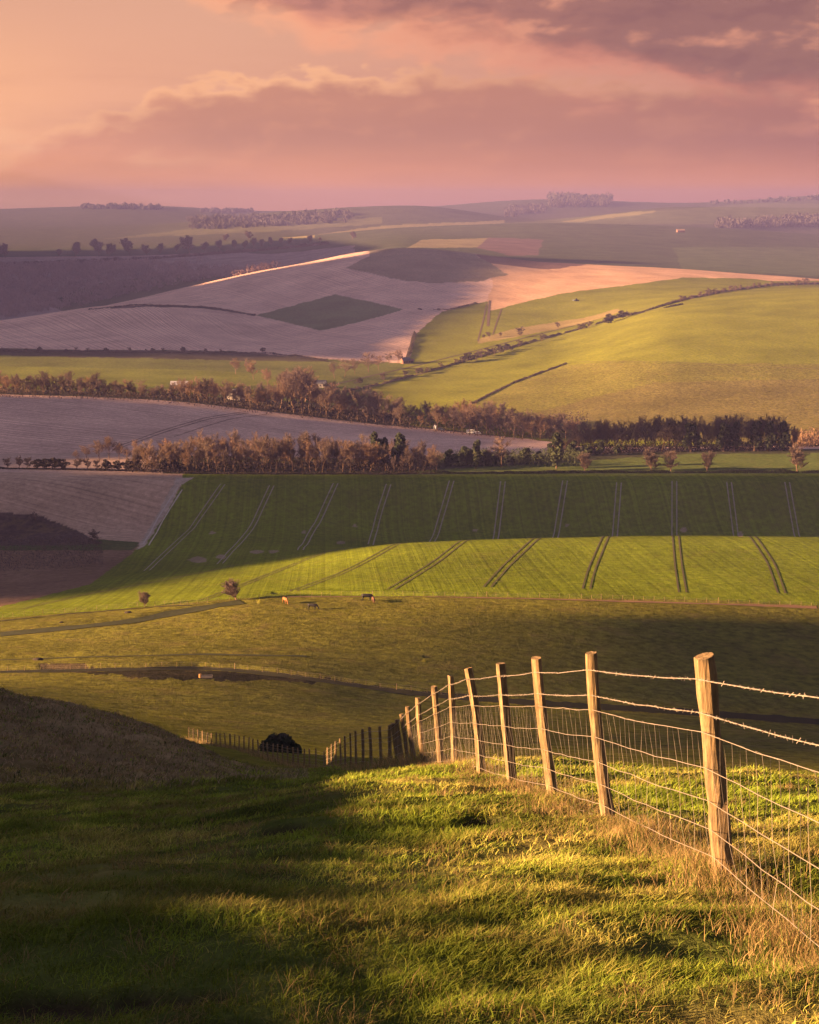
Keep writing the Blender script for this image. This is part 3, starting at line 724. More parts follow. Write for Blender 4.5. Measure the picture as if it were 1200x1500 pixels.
scrub([(-20,571),(0,572),(200,580),(400,600),(600,623),(860,650)], 1035, 1130, 20000, 5.0, .8, M_UND, 'brown undergrowth beneath the valley belt')
scrub([(1160,640),(1230,640)], 860, 950, 2500, 5.0, 1.0, M_TWIG, 'brown scrub at the right end of the belt')
scrub([(-20,780),(60,780),(150,796)], 590, 655, 4200, 1.6, .5, M_TWIG2, 'dark scrub covering the bank by the brown fields')
# --- far woods: masses nobody could count
def wood(areas, label, mat, size=4.5):
    PP = []
    for poly, d0, d1, n, h in areas:
        a = np.array(poly, float); x0, x1 = a[:, 0].min(), a[:, 0].max(); y0, y1 = a[:, 1].min(), a[:, 1].max()
        for _ in range(n):
            px, py = random.uniform(x0, x1), random.uniform(y0, y1)
            if not inpoly(np.array([px]), np.array([py]), poly)[0]: continue
            p = hit(px, py, d0, d1); hh = h*random.uniform(.5, 1.25); m_ = 45
            q = rng.normal(size=(m_, 3)); q /= np.linalg.norm(q, axis=1)[:, None]
            PP.append(p+np.array([0, 0, hh*.55])+q*np.array([hh*.65, hh*.65, hh*.5])*(.6+.4*rng.random((m_, 1))))
    P = np.vstack(PP); V, Fq = quads_cloud(P, size, aspect=.35, up=True); o = mesh_np('woodland', V, Fq, mat); tag(o, label, 'woodland', kind='stuff'); return o
M_FAR = simple('far_twigs', (.29,.215,.21), var=.4, scale=.02, obj=False)
M_FARG = simple('far_leaves', (.07,.06,.05), var=.4, scale=.02, obj=False)
wood([([(-20,385),(100,380),(220,385),(330,395),(400,400),(300,410),(200,430),(120,448),(-20,470)], 2480, 3700, 2600, 12),
      ([(200,400),(350,398),(420,392),(350,410)], 2480, 3400, 200, 11)], 'hazy brown wood filling the valley beyond the pink hill', M_FAR, 3.2)
wood([([(-20,372),(220,374),(330,375),(220,382),(-20,387)], 2700, 3600, 160, 12)], 'hazy line of bare trees above the valley wood', M_FAR, 3.5)
wood([([(806,290),(895,290),(895,303),(806,305)], 6200, 7380, 170, 30)], 'dark clump of wood on the far skyline', M_FARG, 9)
wood([([(120,303),(236,305),(236,308),(120,307)], 6800, 7390, 110, 18), ([(295,309),(370,309),(370,312),(295,312)], 6800, 7390, 60, 12), ([(1040,297),(1200,290),(1200,294),(1040,300)], 6600, 7380, 90, 13)], 'thin strips of wood along the far skyline', M_FARG, 8)
wood([([(275,322),(515,313),(515,326),(280,338)], 4800, 6800, 420, 16), ([(1050,330),(1200,320),(1200,332),(1050,336)], 4350, 6400, 240, 20), ([(740,305),(800,302),(800,312),(740,320)], 5000, 7000, 120, 16)], 'hazy plantations on the far hillsides', M_FARG, 7)
G9 = 'hazy trees along the far valley hedge'
for px, py, h in ((8,378,22),(86,376,12),(110,376,22),(145,374,24),(160,376,20),(190,374,25),(215,374,16),(235,372,16),(258,370,13),(278,372,27),(300,368,14),(322,366,15),(345,364,13),(358,364,12),(372,362,14),(384,362,12),(398,360,13),(412,358,10),(424,358,10),(455,356,12),(470,355,8),(517,351,12),(330,352,12),(365,351,14)):
    at_px(px, py, 2900, 4300, random.choice(FARK), h*1.0, 'bare_tree', 'hazy bare tree on the far valley hedge line', group=G9, wide=1.3)

# ------------------------------------------------------------------ wire fence running down the slope
def wood_mat(name, c1, c2):
    m, nb, b = newmat(name)
    oc = nb.n.new('ShaderNodeTexCoord').outputs['Object']
    mp = nb.n.new('ShaderNodeMapping'); mp.inputs['Scale'].default_value = (22, 22, 1.6); nb.l.new(oc, mp.inputs[0])
    n1 = nb.noise(mp.outputs[0], 1.6, 6, .7); n2 = nb.noise(oc, 9, 4, .6)
    c = nb.mix(nb.ss(n1, .36, .66), c1, c2); c = nb.mix(nb.m('MULTIPLY', nb.ss(n2, .46, .68), .5), c, (.08,.058,.036,1))
    nb.put(b.inputs['Base Color'], c); b.inputs['Roughness'].default_value = .85
    bp = nb.n.new('ShaderNodeBump'); bp.inputs['Strength'].default_value = .8; bp.inputs['Distance'].default_value = .022
    nb.put(bp.inputs['Height'], n1); nb.l.new(bp.outputs[0], b.inputs['Normal']); return m
M_POST = wood_mat('weathered_timber', (.13,.085,.042,1), (.27,.175,.088,1))
M_WIRE, nb, b = newmat('galvanised_wire')
b.inputs['Base Color'].default_value = (.26,.21,.17,1); b.inputs['Metallic'].default_value = .3; b.inputs['Roughness'].default_value = .5
def post_mesh(base, top, r, seed, parent, name='post', mat=None, sides=11, rings=12, bury=.25):
    g = np.random.default_rng(seed); base = np.array(base); top = np.array(top); ax = top-base; L = np.linalg.norm(ax); ax /= L
    a = np.cross(ax, (0, 1., 0)); a /= np.linalg.norm(a); b = np.cross(ax, a)
    prof = 1+.13*g.normal(size=sides); tilt = g.normal(size=2)*.06; bend = g.normal(size=2)*.012
    V = []; Fc = []
    for i in range(rings+1):
        t = -bury/L+(1+bury/L)*i/rings; rr = r*(1.08-.14*t)*(1+.03*g.normal())
        c = base+ax*L*t+a*bend[0]*math.sin(3*t)+b*bend[1]*math.sin(2.5*t+1)
        for k in range(sides):
            th = 2*math.pi*k/sides+.15*t; q = c+(a*math.cos(th)+b*math.sin(th))*rr*prof[k]*(1+.035*g.normal())
            if i == rings: q = q+ax*r*(tilt[0]*math.cos(th)+tilt[1]*math.sin(th))*1.6
            V.append(q-base)
    for i in range(rings):
        for k in range(sides): Fc.append((i*sides+k, i*sides+(k+1) % sides, (i+1)*sides+(k+1) % sides, (i+1)*sides+k))
    n = len(V); V.append(base+ax*(L-.004)-base); 
    for k in range(sides): Fc.append((rings*sides+k, rings*sides+(k+1) % sides, n))
    mb = MB(); mb.add(V, Fc); o = mb.build(name, mat or M_POST, parent)
    o.location = base-np.array(parent.location) if parent else base
    return o
PT = [(1060,1288,1030,960,8.7,.052), (892,1203,867,955,11.8,.050), (811,1177,786,963,13.6,.044), (751,1150,733,971,16.2,.050), (706,1137,686,978,18.6,.046),
      (667,1123,660,989,22.0,.042), (646,1127,635,1005,24.2,.046), (623,1130,613,1022,27,.045), (609,1132,597,1035,30,.046), (600,1134,588,1046,33.5,.044), (591,1136,581,1054,37,.05),
      (585,1137,575,1060,41,.06), (572,1137,571,1062,45,.055), (559,1135,556,1064,49,.052), (543,1130,541,1065,55,.055), (532,1125,531,1068,60,.05), (522,1122,521,1071,66,.05),
      (514,1122,513,1074,71,.05), (506,1123,505,1078,76,.05), (499,1124,498,1082,82,.05), (492,1126,492,1086,88,.05), (486,1128,486,1090,94,.05), (480,1129,480,1095,101,.05), (475,1130,475,1100,110,.05)]
fx0 = hit(1390, 1470, 4, 8)
posts = []
fence = empty('wire_fence', (1.6, 8.7, float(height(1.6, 8.7)))); tag(fence, 'post and barbed wire sheep fence running down the sunlit slope into the hollow', 'fence')
# the next post up the slope, just outside the frame
posts.append((np.array([1.84, 5.6, -3.03]), np.array([1.79, 5.6, -1.61]), .05))
for i, (bx, by, tx, ty, D, r) in enumerate(PT):
    X, Y, Z = ray(bx, by); x = D*X/Y; zb = float(height(x, D)); X2, Y2, Z2 = ray(tx, ty)
    if D < 26:
        tp = np.array([D*X2/Y2, D-.02, D*Z2/Y2])
    else:
        tp = np.array([D*X2/Y2, D, max(zb+1.1, D*Z2/Y2)])
    posts.append((np.array([x, D, zb]), tp, r*1.02))
far = []
for k in range(27):
    t = k/26; D = 116+84*t**1.05
    px = 463-186*t**.92; by = toppoly(px, [(277,1083),(300,1084),(345,1099),(390,1112),(430,1128),(463,1131)])
    X, Y, Z = ray(px, by); x = D*X/Y; zb = float(height(x, D)); tl = random.gauss(0, .05)
    posts.append((np.array([x, D, zb]), np.array([x+tl, D, zb+1.6+random.uniform(-.08, .12)]), .07+(.04 if k == 17 else 0)))
for i, (bs, tp, r) in enumerate(posts):
    o = post_mesh(bs, tp, r, 500+i, fence, rings=14 if i < 10 else 5, sides=11 if i < 10 else 7)
FL = np.array(fence.location)
fr_ = [.90, .75, .663, .50, .35, .216, .09]
def side(i):
    a = posts[max(i-1, 0)][0][:2]; b = posts[min(i+1, len(posts)-1)][0][:2]; d = b-a; d /= np.linalg.norm(d); n = np.array([-d[1], d[0]])
    return np.array([n[0], n[1], 0])
WP = []
for f in fr_:
    line = []
    for i, (bs, tp, r) in enumerate(posts):
        line.append(bs+(tp-bs)*f+side(i)*(r*.93))
    WP.append(line)
def wire_pts(line, k, amp):
    out = []
    for i in range(len(line)-1):
        n = 8 if i < 12 else 3; g = random.Random(i*31+k)
        for j in range(n):
            t = j/n; p = line[i]*(1-t)+line[i+1]*t
            w = math.sin(t*math.pi)
            out.append(p+np.array([0, 0, -.012*w+g.gauss(0, amp)*w])-FL)
    out.append(line[-1]-FL); return out
for k in range(2):
    mb = MB(); pts = wire_pts(WP[k], k, .002)
    mb.tube([p for p in pts if p[1]+FL[1] < 40], .0030, 5, cap=False); mb.tube([p for p in pts if p[1]+FL[1] >= 36], .006, 4, cap=False)
    # barbs
    P = np.array(pts); d = np.r_[0, np.cumsum(np.linalg.norm(np.diff(P, axis=0), axis=1))]
    s = 0.04
    while s < 30:
        p = np.array([np.interp(s, d, P[:, q]) for q in range(3)]); g = np.array([random.gauss(0, 1) for _ in range(3)]); g /= np.linalg.norm(g)
        mb.tube([p-g*.016, p+g*.016], [.0014, .0014], 3); g2 = np.cross(g, (0, .6, .8)); g2 /= np.linalg.norm(g2); mb.tube([p-g2*.015, p+g2*.015], [.0014, .0014], 3)
        s += .095
    mb.build('barbed_wire', M_WIRE, fence)
for k in range(2, 7):
    pts = wire_pts(WP[k], k, .0035); mb = MB()
    mb.tube([p for p in pts if p[1]+FL[1] < 40], .0021, 5, cap=False); mb.tube([p for p in pts if p[1]+FL[1] >= 36], .005, 3, cap=False)
    mb.build('strand', M_WIRE, fence)
snake = {}; flip = 0
for i in range(len(posts)-1):
    a, b = posts[i][0], posts[i+1][0]; L = np.linalg.norm(a-b); stp = .15 if a[1] < 30 else (.40 if a[1] < 60 else .9); n = max(2, int(L/stp)); rw = .0011 if a[1] < 14 else (.0014 if a[1] < 30 else (.0014 if a[1] < 60 else .002))
    for j in range(n):
        t = (j+.5)/n; pts = []
        for k in range(2, 7):
            p = WP[k][i]*(1-t)+WP[k][i+1]*t; pts.append(p+np.array([random.gauss(0, .008), 0, -.012*math.sin(t*math.pi)])-FL)
        q = pts[-1].copy(); q[2] -= .10; pts.append(q)
        snake.setdefault(rw, []).extend(pts if flip else pts[::-1]); flip = 1-flip
mb = MB(); last = None
for rw, pts in snake.items():
    if last is not None: pts = [last]+pts
    mb.tube(pts, rw, 3, cap=False); last = pts[-1]
mb.build('wire_netting', M_WIRE, fence)
# --- thin post and wire fences across the pasture
def far_fence(pts, d0, d1, gap, H, label, skip=None, maxn=98):
    L = smoothline(polyhit(pts, d0, d1, 6), 1); L = resample(L, gap)[:maxn]; c = L[len(L)//2]
    fe = empty('wire_fence', (c[0], c[1], float(height(c[0], c[1])))); tag(fe, label, 'fence', 'thin wire fences across the valley pasture'); FLc = np.array(fe.location); tops = []
    for i, p in enumerate(L):
        x = p[0]+random.gauss(0, .15); b = np.array([x, p[1], float(height(x, p[1]))]); h = H*random.uniform(.85, 1.15); t = b+np.array([random.gauss(0, .05), 0, h])
        big = (i % 11 == 5)
        post_mesh(b, t+np.array([0, 0, .15 if big else 0]), .07 if big else .035, 900+i, fe, rings=3, sides=6, mat=M_POST); tops.append(b+np.array([0, -.06, h*.9]))
    for f, nm in ((0, 'strand'), (.35, 'strand'), (.7, 'strand')):
        mb = MB(); mb.tube([q-np.array([0, 0, f*H])-FLc for q in tops], .012, 3, cap=False); mb.build(nm, M_WIRE, fe)
    return fe
far_fence([(-10,907),(60,899),(120,893),(210,888),(290,884),(345,880),(420,873),(600,872),(800,875),(1000,881),(1210,889)], 396, 414, 2.7, 1.15, 'upper wire fence with pale posts along the lower edge of the bright green crop')
far_fence([(-10,984),(60,982),(150,980),(290,977),(350,981),(420,989),(600,1013),(700,1023)], 285, 345, 3.0, 1.15, 'lower wire fence above the dark bank and water trough')

# ------------------------------------------------------------------ animals
M_BLACK = simple('black_hide', (.014,.012,.012), rough=.6); M_TAN = simple('tan_hide', (.24,.10,.035), rough=.7); M_BRN = simple('brown_hide', (.10,.045,.03), rough=.7); M_HORN = simple('hoof', (.03,.025,.02))
def cow(loc, rz, mat, label, graze=True, s=1.0):
    root = empty('cow', loc, rz, s); tag(root, label, 'cow', 'cattle grazing on the pasture')
    J = [((-.95,0,1.18), .30, .27), ((-.45,0,1.12), .36, .37), ((.10,0,1.10), .38, .40), ((.60,0,1.16), .33, .36), ((.88,0,1.20), .24, .28)]
    J += [((1.15,0,.95), .16, .20), ((1.38,0,.55), .13, .15), ((1.50,0,.30), .12, .12), ((1.62,0,.10), .075, .075)] if graze else [((1.18,0,1.38), .16, .20), ((1.42,0,1.52), .14, .15), ((1.60,0,1.42), .12, .12), ((1.80,0,1.30), .08, .08)]
    V = [j[0] for j in J]; rad = [(j[1], j[2]) for j in J]; E = [(i, i+1) for i in range(len(J)-1)]
    def chain(st, pts, rs):
        prev = st
        for p, r in zip(pts, rs): V.append(p); rad.append((r, r)); E.append((prev, len(V)-1)); prev = len(V)-1
    for sy in (-1, 1):
        chain(3, [(.62,sy*.22,.82), (.60+.04*sy,sy*.22,.48), (.62+.05*sy,sy*.22,.10), (.66+.05*sy,sy*.22,.02)], [.14, .085, .055, .06])
        chain(0, [(-.85,sy*.22,.85), (-.72,sy*.22,.66), (-.95+.06*sy,sy*.22,.45), (-.90+.06*sy,sy*.22,.10), (-.86+.06*sy,sy*.22,.02)], [.17, .12, .075, .052, .06])
        h = len(J)-3; b = J[h][0]; chain(h, [(b[0]-.02, sy*.20, b[2]+.10)], [.045])
    chain(0, [(-1.20,0,1.28), (-1.28,0,.95), (-1.28,0,.55)], [.05, .03, .045])
    chain(1, [(-.50,0,.78)], [.13])
    me = bpy.data.meshes.new('body'); me.from_pydata(V, E, []); o = bpy.data.objects.new('body', me); COL.objects.link(o); o.parent = root
    sk = o.modifiers.new('Skin', 'SKIN'); sk.use_smooth_shade = True
    for i, sv in enumerate(me.skin_vertices[0].data): sv.radius = rad[i]; sv.use_root = (i == 2)
    sb = o.modifiers.new('Sub', 'SUBSURF'); sb.levels = 1; sb.render_levels = 1
    me.materials.append(mat); return root
for px, py, rz, m, lab, s in ((418, 884, R(-62), M_TAN, 'tan cow facing away from the others beside the pasture fence', .95), (458, 893, R(-12), M_BLACK, 'black cow grazing in the open below the other cattle', .92), (538, 880, R(-6), M_BLACK, 'large black cow standing by the fence next to a brown one', 1.08), (547, 882, R(-80), M_BRN, 'small brown cow close behind the large black one', .8)):
    p = hit(px, py, 330, 409); cow(tuple(p), rz, m, lab, s=s*1.15)
# dark lumps in the pasture
M_LUMP = simple('turned_earth', (.03,.022,.016))
for px, py, w, lab in ((188, 898, 1.4, 'small dark lump beside the sunken track in the lit pasture'), (90, 912, .9, 'smaller dark lump left on the lit pasture below the track'), (56, 967, 1.6, 'dark low lump at the left edge of the lower pasture')):
    p = hit(px, py, 280, 409); V = []; 
    mb = MB(); n = 9
    for i in range(5):
        t = i/4; 
        for k in range(n):
            a = 2*math.pi*k/n; r = w*.5*math.cos(t*1.45)*(1+.25*math.sin(3*a+px)); V.append((r*math.cos(a)*1.3, r*math.sin(a)*.8, w*.38*math.sin(t*1.57)-.05))
    mb.add(V, [(i*n+k, i*n+(k+1) % n, (i+1)*n+(k+1) % n, (i+1)*n+k) for i in range(4) for k in range(n)]+[tuple(4*n+k for k in range(n))])
    o = mb.build('earth_mound', M_LUMP, smooth=True); o.location = p; tag(o, lab, 'mound')
# water trough on the trampled patch
p = hit(303, 993, 285, 335); tr_ = empty('water_trough', tuple(p), R(8)); tag(tr_, 'small pale water trough with a sunlit end on the dark trampled patch', 'trough')
M_CONC = simple('concrete', (.22,.18,.15)); M_ORG = simple('sunlit_orange', (.55,.27,.10)); mb = MB()
mb.box(0, -.36, .28, 2.2, .08, .45); mb.box(0, .36, .28, 2.2, .08, .45); mb.box(1.06, 0, .28, .08, .64, .45); mb.box(0, 0, .10, 2.04, .64, .08); mb.build('basin', M_CONC, tr_)
mb = MB(); mb.tube([(-1.25,0,-.1), (-1.25,0,.55), (-1.25,0,.82)], [.26, .25, .22], 12); mb.build('end_block', M_ORG, tr_)  # orange of the end block is painted low sunlight
mb = MB(); mb.box(0, 0, .42, 2.02, .62, .02); mt, nb, b = newmat('water'); b.inputs['Base Color'].default_value = (.02,.025,.03,1); b.inputs['Roughness'].default_value = .08; mb.build('water_surface', mt, tr_)

# ------------------------------------------------------------------ buildings and vehicles in the valley
M_WALL = simple('pale_render', (.22,.19,.18)); M_ROOFW = simple('pale_sheet_roof', (.30,.28,.31), var=.1); M_SLATE = simple('slate_roof', (.10,.095,.11)); M_BRICK = simple('brick_wall', (.22,.11,.075)); M_GLASS = simple('dark_window', (.02,.02,.025), rough=.2); M_TIM = simple('dark_boards', (.06,.045,.035))
def building(px, py, d0, d1, L, Wd, H, rise, rz, wall, roof, label, cat='building', name='barn', windows=3, chimney=False, up=0.0):
    p = hit(px, py, d0, d1); root = empty(name, (p[0], p[1], p[2]-.3+up), rz); tag(root, label, cat)
    mb = MB(); a, b = L/2, Wd/2
    mb.add([(-a,-b,0),(a,-b,0),(a,b,0),(-a,b,0),(-a,-b,H),(a,-b,H),(a,b,H),(-a,b,H),(-a,0,H+rise),(a,0,H+rise)], [(0,1,5,4),(2,3,7,6),(1,2,6,9,5),(3,0,4,8,7),(3,2,1,0)]); mb.build('wall', wall, root)
    mb = MB(); e = .35; t = .18; k = rise/b
    for sy in (-1, 1):
        o = [(-a-e, sy*(b+e), H-k*e+.02), (a+e, sy*(b+e), H-k*e+.02), (a+e, 0, H+rise+.02), (-a-e, 0, H+rise+.02)]
        mb.add(o+[(x, y, z+t) for x, y, z in o], [(0,1,2,3),(7,6,5,4),(0,4,5,1),(1,5,6,2),(2,6,7,3),(3,7,4,0)])
    rf = mb.build('roof', roof, root)
    if chimney: mb = MB(); mb.box(-a+.9, 0, H+rise+.5, .8, .8, 1.6); mb.build('chimney', M_BRICK, rf)
    for i in range(windows):
        x = -a+L*(i+.5)/windows
        mb = MB(); mb.box(x, -b-.03, H*.55, min(1.1, L/windows*.5), .08, min(1.3, H*.45)); mb.build('window', M_GLASS, root)
    return root
building(263, 560, 1150, 1260, 13, 9, 3.2, 2.2, R(4), M_WALL, M_ROOFW, 'long barn with a pale sheet roof among the valley trees', up=-.6)
building(347, 582, 1120, 1180, 9, 11, 4.5, 3.2, R(62), M_WALL, M_ROOFW, 'barn with a steep pale grey roof turned towards the viewer', up=.5)
building(468, 567, 1180, 1400, 11, 7, 3.6, 2.4, R(-6), M_WALL, M_SLATE, 'white farmhouse with a dark slate roof at the end of the green strip', cat='house', name='farmhouse', chimney=True, windows=4)
building(450, 566, 1180, 1400, 7, 6, 3.0, 2.2, R(20), M_TIM, M_SLATE, 'small dark outbuilding left of the white farmhouse', windows=2)
building(594, 532, 1350, 1600, 8, 6, 3.0, 2.6, R(30), M_BRICK, M_SLATE, 'small dark cottage at the foot of the climbing lane', cat='house', name='cottage', chimney=True)
building(602, 531, 1350, 1600, 5, 4, 2.2, 1.2, R(0), M_TIM, simple('rust_roof', (.22,.10,.06)), 'tiny shed with a rusty roof beside the cottage', name='shed', windows=1)
building(997, 340, 3600, 4400, 18, 10, 4, 3, R(10), M_BRICK, simple('tan_roof', (.30,.20,.14)), 'distant pale farm building on the far plateau', windows=3)
M_VAN = simple('white_paint', (.75,.74,.76), rough=.35, var=.05); M_TYRE = simple('tyre', (.02,.02,.02)); M_RED = simple('blue_grey_paint', (.20,.24,.32), rough=.35, var=.05)
def vehicle(px, py, d0, d1, L, H, Wd, rz, label, cat, name, mat, cab=.25):
    p = hit(px, py, d0, d1); root = empty(name, (p[0], p[1], p[2]+.02), rz); tag(root, label, cat)
    prof = [(-L/2,.35),(-L/2,H*.92),(-L/2+.15,H),(L/2-L*cab-.25,H),(L/2-L*cab+.35,H*.62),(L/2-.1,H*.52),(L/2,.4)] ; mb = MB(); n = len(prof)
    V = [(x, -Wd/2, z) for x, z in prof]+[(x, Wd/2, z) for x, z in prof]
    mb.add(V, [tuple(range(n)), tuple(range(2*n-1, n-1, -1))]+[(i, i+n, (i+1) % n+n, (i+1) % n) for i in range(n)]); mb.build('body', mat, root)
    for sy in (-1, 1):
        mb = MB(); mb.box(L*.02, sy*(Wd/2+.01), H*.75, L*.55, .03, H*.22); mb.build('window', M_GLASS, root)
        for sx in (-1, 1):
            mb = MB(); mb.tube([(sx*L*.32, sy*(Wd/2-.2), .34), (sx*L*.32, sy*(Wd/2+.02), .34)], .34, 12); mb.build('wheel', M_TYRE, root)
    return root
DV = 1045
vehicle(691, 629.5, 960, 1048, 6.4, 2.7, 2.1, R(-4), 'longer white van parked at the left of the pair by the lane', 'van', 'parked_van', M_VAN, .2)
vehicle(700.5, 631.5, 960, 1048, 4.6, 1.9, 1.9, R(-8), 'white car parked at the right of the pair by the lane', 'car', 'parked_car', M_VAN, .3)
vehicle(646.5, 624.5, 980, 1050, 4.4, 1.5, 1.8, R(-5), 'low blue grey car on the lane left of the white vehicles', 'car', 'parked_car', M_RED, .3)
p = hit(637.5, 623.5, 980, 1050); hb = empty('trailer', tuple(p), R(80)); tag(hb, 'small upright white trailer left of the blue grey car', 'trailer')
mb = MB(); mb.box(0, 0, 1.5, 3.2, 1.7, 2.1); mb.add([(-1.6,-.85,2.56),(1.6,-.85,2.56),(1.6,.85,2.56),(-1.6,.85,2.56),(-1.4,0,2.8),(1.4,0,2.8)], [(0,1,5,4),(2,3,4,5),(1,2,5),(3,0,4)]); mb.build('body', M_VAN, hb)
for sy in (-1, 1): mb = MB(); mb.tube([(0, sy*.75, .34), (0, sy*.98, .34)], .34, 12); mb.build('wheel', M_TYRE, hb)
# tractor on the crop
p = hit(845, 441, 1600, 2350); tc = empty('tractor', tuple(p), R(14)); tag(tc, 'small dark tractor with its long shadow on the sunlit crop', 'tractor')
M_TRC = simple('tractor_paint', (.05,.06,.05), rough=.5); mb = MB(); mb.box(1.3, 0, 1.35, 2.4, 1.0, .9); mb.box(-.4, 0, 1.2, 1.6, 1.4, .7); mb.build('body', M_TRC, tc)
mb = MB(); mb.box(-.5, 0, 2.3, 1.5, 1.5, 1.4); mb.box(-.5, 0, 3.08, 1.8, 1.7, .14); mb.build('cab', M_GLASS, tc)
for sy in (-1, 1):
    for x, r in ((-.8, .95), (1.8, .62)): mb = MB(); mb.tube([(x, sy*.75, r), (x, sy*1.2, r)], r, 16); mb.build('wheel', M_TYRE, tc)
mb = MB(); mb.box(-3.4, 0, 1.1, 2.6, 3.6, .9); mb.box(-2.0, 0, .7, 1.2, .2, .2); mb.build('implement', M_RED, tc)
# telegraph pole
p = hit(83, 573, 1050, 1075); tp_ = empty('telegraph_pole', (p[0], p[1], p[2]-.5)); tag(tp_, 'wooden telegraph pole with two crossarms in front of the valley belt', 'pole')
mb = MB(); mb.tube([(0,0,0),(0,0,10.5)], [.2, .14], 8); mb.build('pole', M_TIM, tp_)
for z in (9.9, 9.1): mb = MB(); mb.box(0, -.2, z, 2.6, .14, .16); mb.build('crossarm', M_TIM, tp_)

# ------------------------------------------------------------------ grass
def blade_mat(name, tr=.35):
    m, nb, b = newmat(name); c = nb.attr('Col').outputs['Color']; nb.put(b.inputs['Base Color'], c); b.inputs['Roughness'].default_value = .75
    t = nb.n.new('ShaderNodeBsdfTranslucent'); nb.put(t.inputs[0], c); mx = nb.n.new('ShaderNodeMixShader'); mx.inputs[0].default_value = tr
    nb.l.new(b.outputs[0], mx.inputs[1]); nb.l.new(t.outputs[0], mx.inputs[2]); nb.l.new(mx.outputs[0], nb.n['Material Output'].inputs[0]); return m
M_BLADE = blade_mat('grass_blades')
def blades(name, x, y, h, w, lean, col, label, lx=None, ly=None, sink=.015):
    n = len(x); z = height(x, y)-sink; a = rng.uniform(0, 2*math.pi, n); dx = np.cos(a)*lean*h; dy = np.sin(a)*lean*h
    if lx is not None: dx = dx+lx*h; dy = dy+ly*h
    b = rng.uniform(0, 2*math.pi, n); wx = np.cos(b)*w*.5; wy = np.sin(b)*w*.5
    k = .55
    p0 = np.stack([x, y, z], 1); p1 = np.stack([x+dx*.3, y+dy*.3, z+h*k], 1); hz = h*np.sqrt(np.clip(1-.5*lean**2, .25, 1)); p2 = np.stack([x+dx, y+dy, z+hz], 1)
    s = np.stack([wx, wy, 0*wx], 1)
    V = np.stack([p0-s, p0+s, p1+s*.8, p1-s*.8, p2+s*.12, p2-s*.12], 1).reshape(-1, 3)
    i = (np.arange(n)*6)[:, None]; Fq = np.vstack([i+np.array([[0, 1, 2, 3]]), i+np.array([[3, 2, 4, 5]])])
    cc = np.repeat(col, 6, axis=0)
    o = mesh_np(name, V, Fq, M_BLADE, colors={'Col': cc}); tag(o, label, 'grass', kind='stuff'); return o
def pick(n, y0, y1, dens_pow):
    yy = np.geomspace(y0, y1, 400); pdf = (.59*yy+2.0)*yy**(-dens_pow)
    cdf = np.cumsum(pdf*np.gradient(yy)); cdf /= cdf[-1]; y = np.interp(rng.random(n), cdf, yy)
    return rng.uniform(-1, 1, n)*(.295*y+1.0), y
def grass_cols(x, y, n):
    dr = .62*smooth(-.10, .50, .45*fbm(x/.35, y/.3, 141, 2)+ fbm(x/1.7, y/1.3, 131, 4)+.18*rng.normal(size=n)); r = rng.random(n)[:, None]
    green = np.array((.108,.148,.015))*(.6+.8*r)+np.array((.035,.02,0))*rng.random((n, 1))
    straw = np.array((.30,.215,.068))*(.6+.7*r)
    tone = (.74+.9*smooth(-.35, .35, fbm(x/.55, y/.4, 181, 3)+.5*fbm(x/3.1, y/2.2, 191, 2)))[:, None]
    c = (green*(1-dr[:, None])+straw*dr[:, None])*tone*1.08
    md = smooth(25, 34, y)*smooth(380, 250, proj(x, y, height(x, y))[0]); f = (md*(rng.random(n) < .75))[:, None]
    return c*(1-f)+np.array((.26,.18,.10))*(.6+.7*r)*f
N = 760000
x, y = pick(N, 3.3, 75, 1.9)
cl = fbm(x/.9, y/.7, 21, 4); cl2 = fbm(x/.28, y/.22, 77, 2)
keep = rng.random(N) < np.clip(.62+1.1*cl+.8*cl2, .12, 1)*(1-.93*smooth(.40, .50, fbm(x/.75, y/.55, 171, 3))*(y < 28)); x, y = x[keep], y[keep]; cl = cl[keep]; n = len(x)
h = (.030+.030*rng.random(n)+.065*np.clip(cl+.02, 0, 1))*(1+.016*y)
w = np.maximum(.0042, y*.00066)*(.7+.6*rng.random(n)); lean = .35+.75*rng.random(n)
blades('grass', x, y, h, w, lean, grass_cols(x, y, n), 'short tussocky grass covering the near slope', lx=.25, ly=-.1)
# taller tufts
nt = 2900; tx_, ty_ = pick(nt, 3.6, 60, 1.5); k = 34
x = np.repeat(tx_, k)+rng.normal(size=nt*k)*.045*np.repeat(1+ty_*.03, k); y = np.repeat(ty_, k)+rng.normal(size=nt*k)*.045*np.repeat(1+ty_*.03, k); n = len(x)
tr = np.repeat(rng.random(nt), k); h = (.035+.06*tr)*(.5+.7*rng.random(n)); w = np.maximum(.003, y*.0005)*(.7+.6*rng.random(n))
gc = np.where((tr > .45)[:, None], np.array((.22,.155,.06))*(.6+.7*rng.random((n, 1))), np.array((.075,.12,.018))*(.6+.8*rng.random((n, 1))))
blades('grass_tufts', x, y, h, w, .3+.7*rng.random(n), gc, 'scattered taller green and straw coloured grass tufts', lx=np.repeat(rng.normal(size=nt)*.3, k), ly=np.repeat(rng.normal(size=nt)*.3, k))
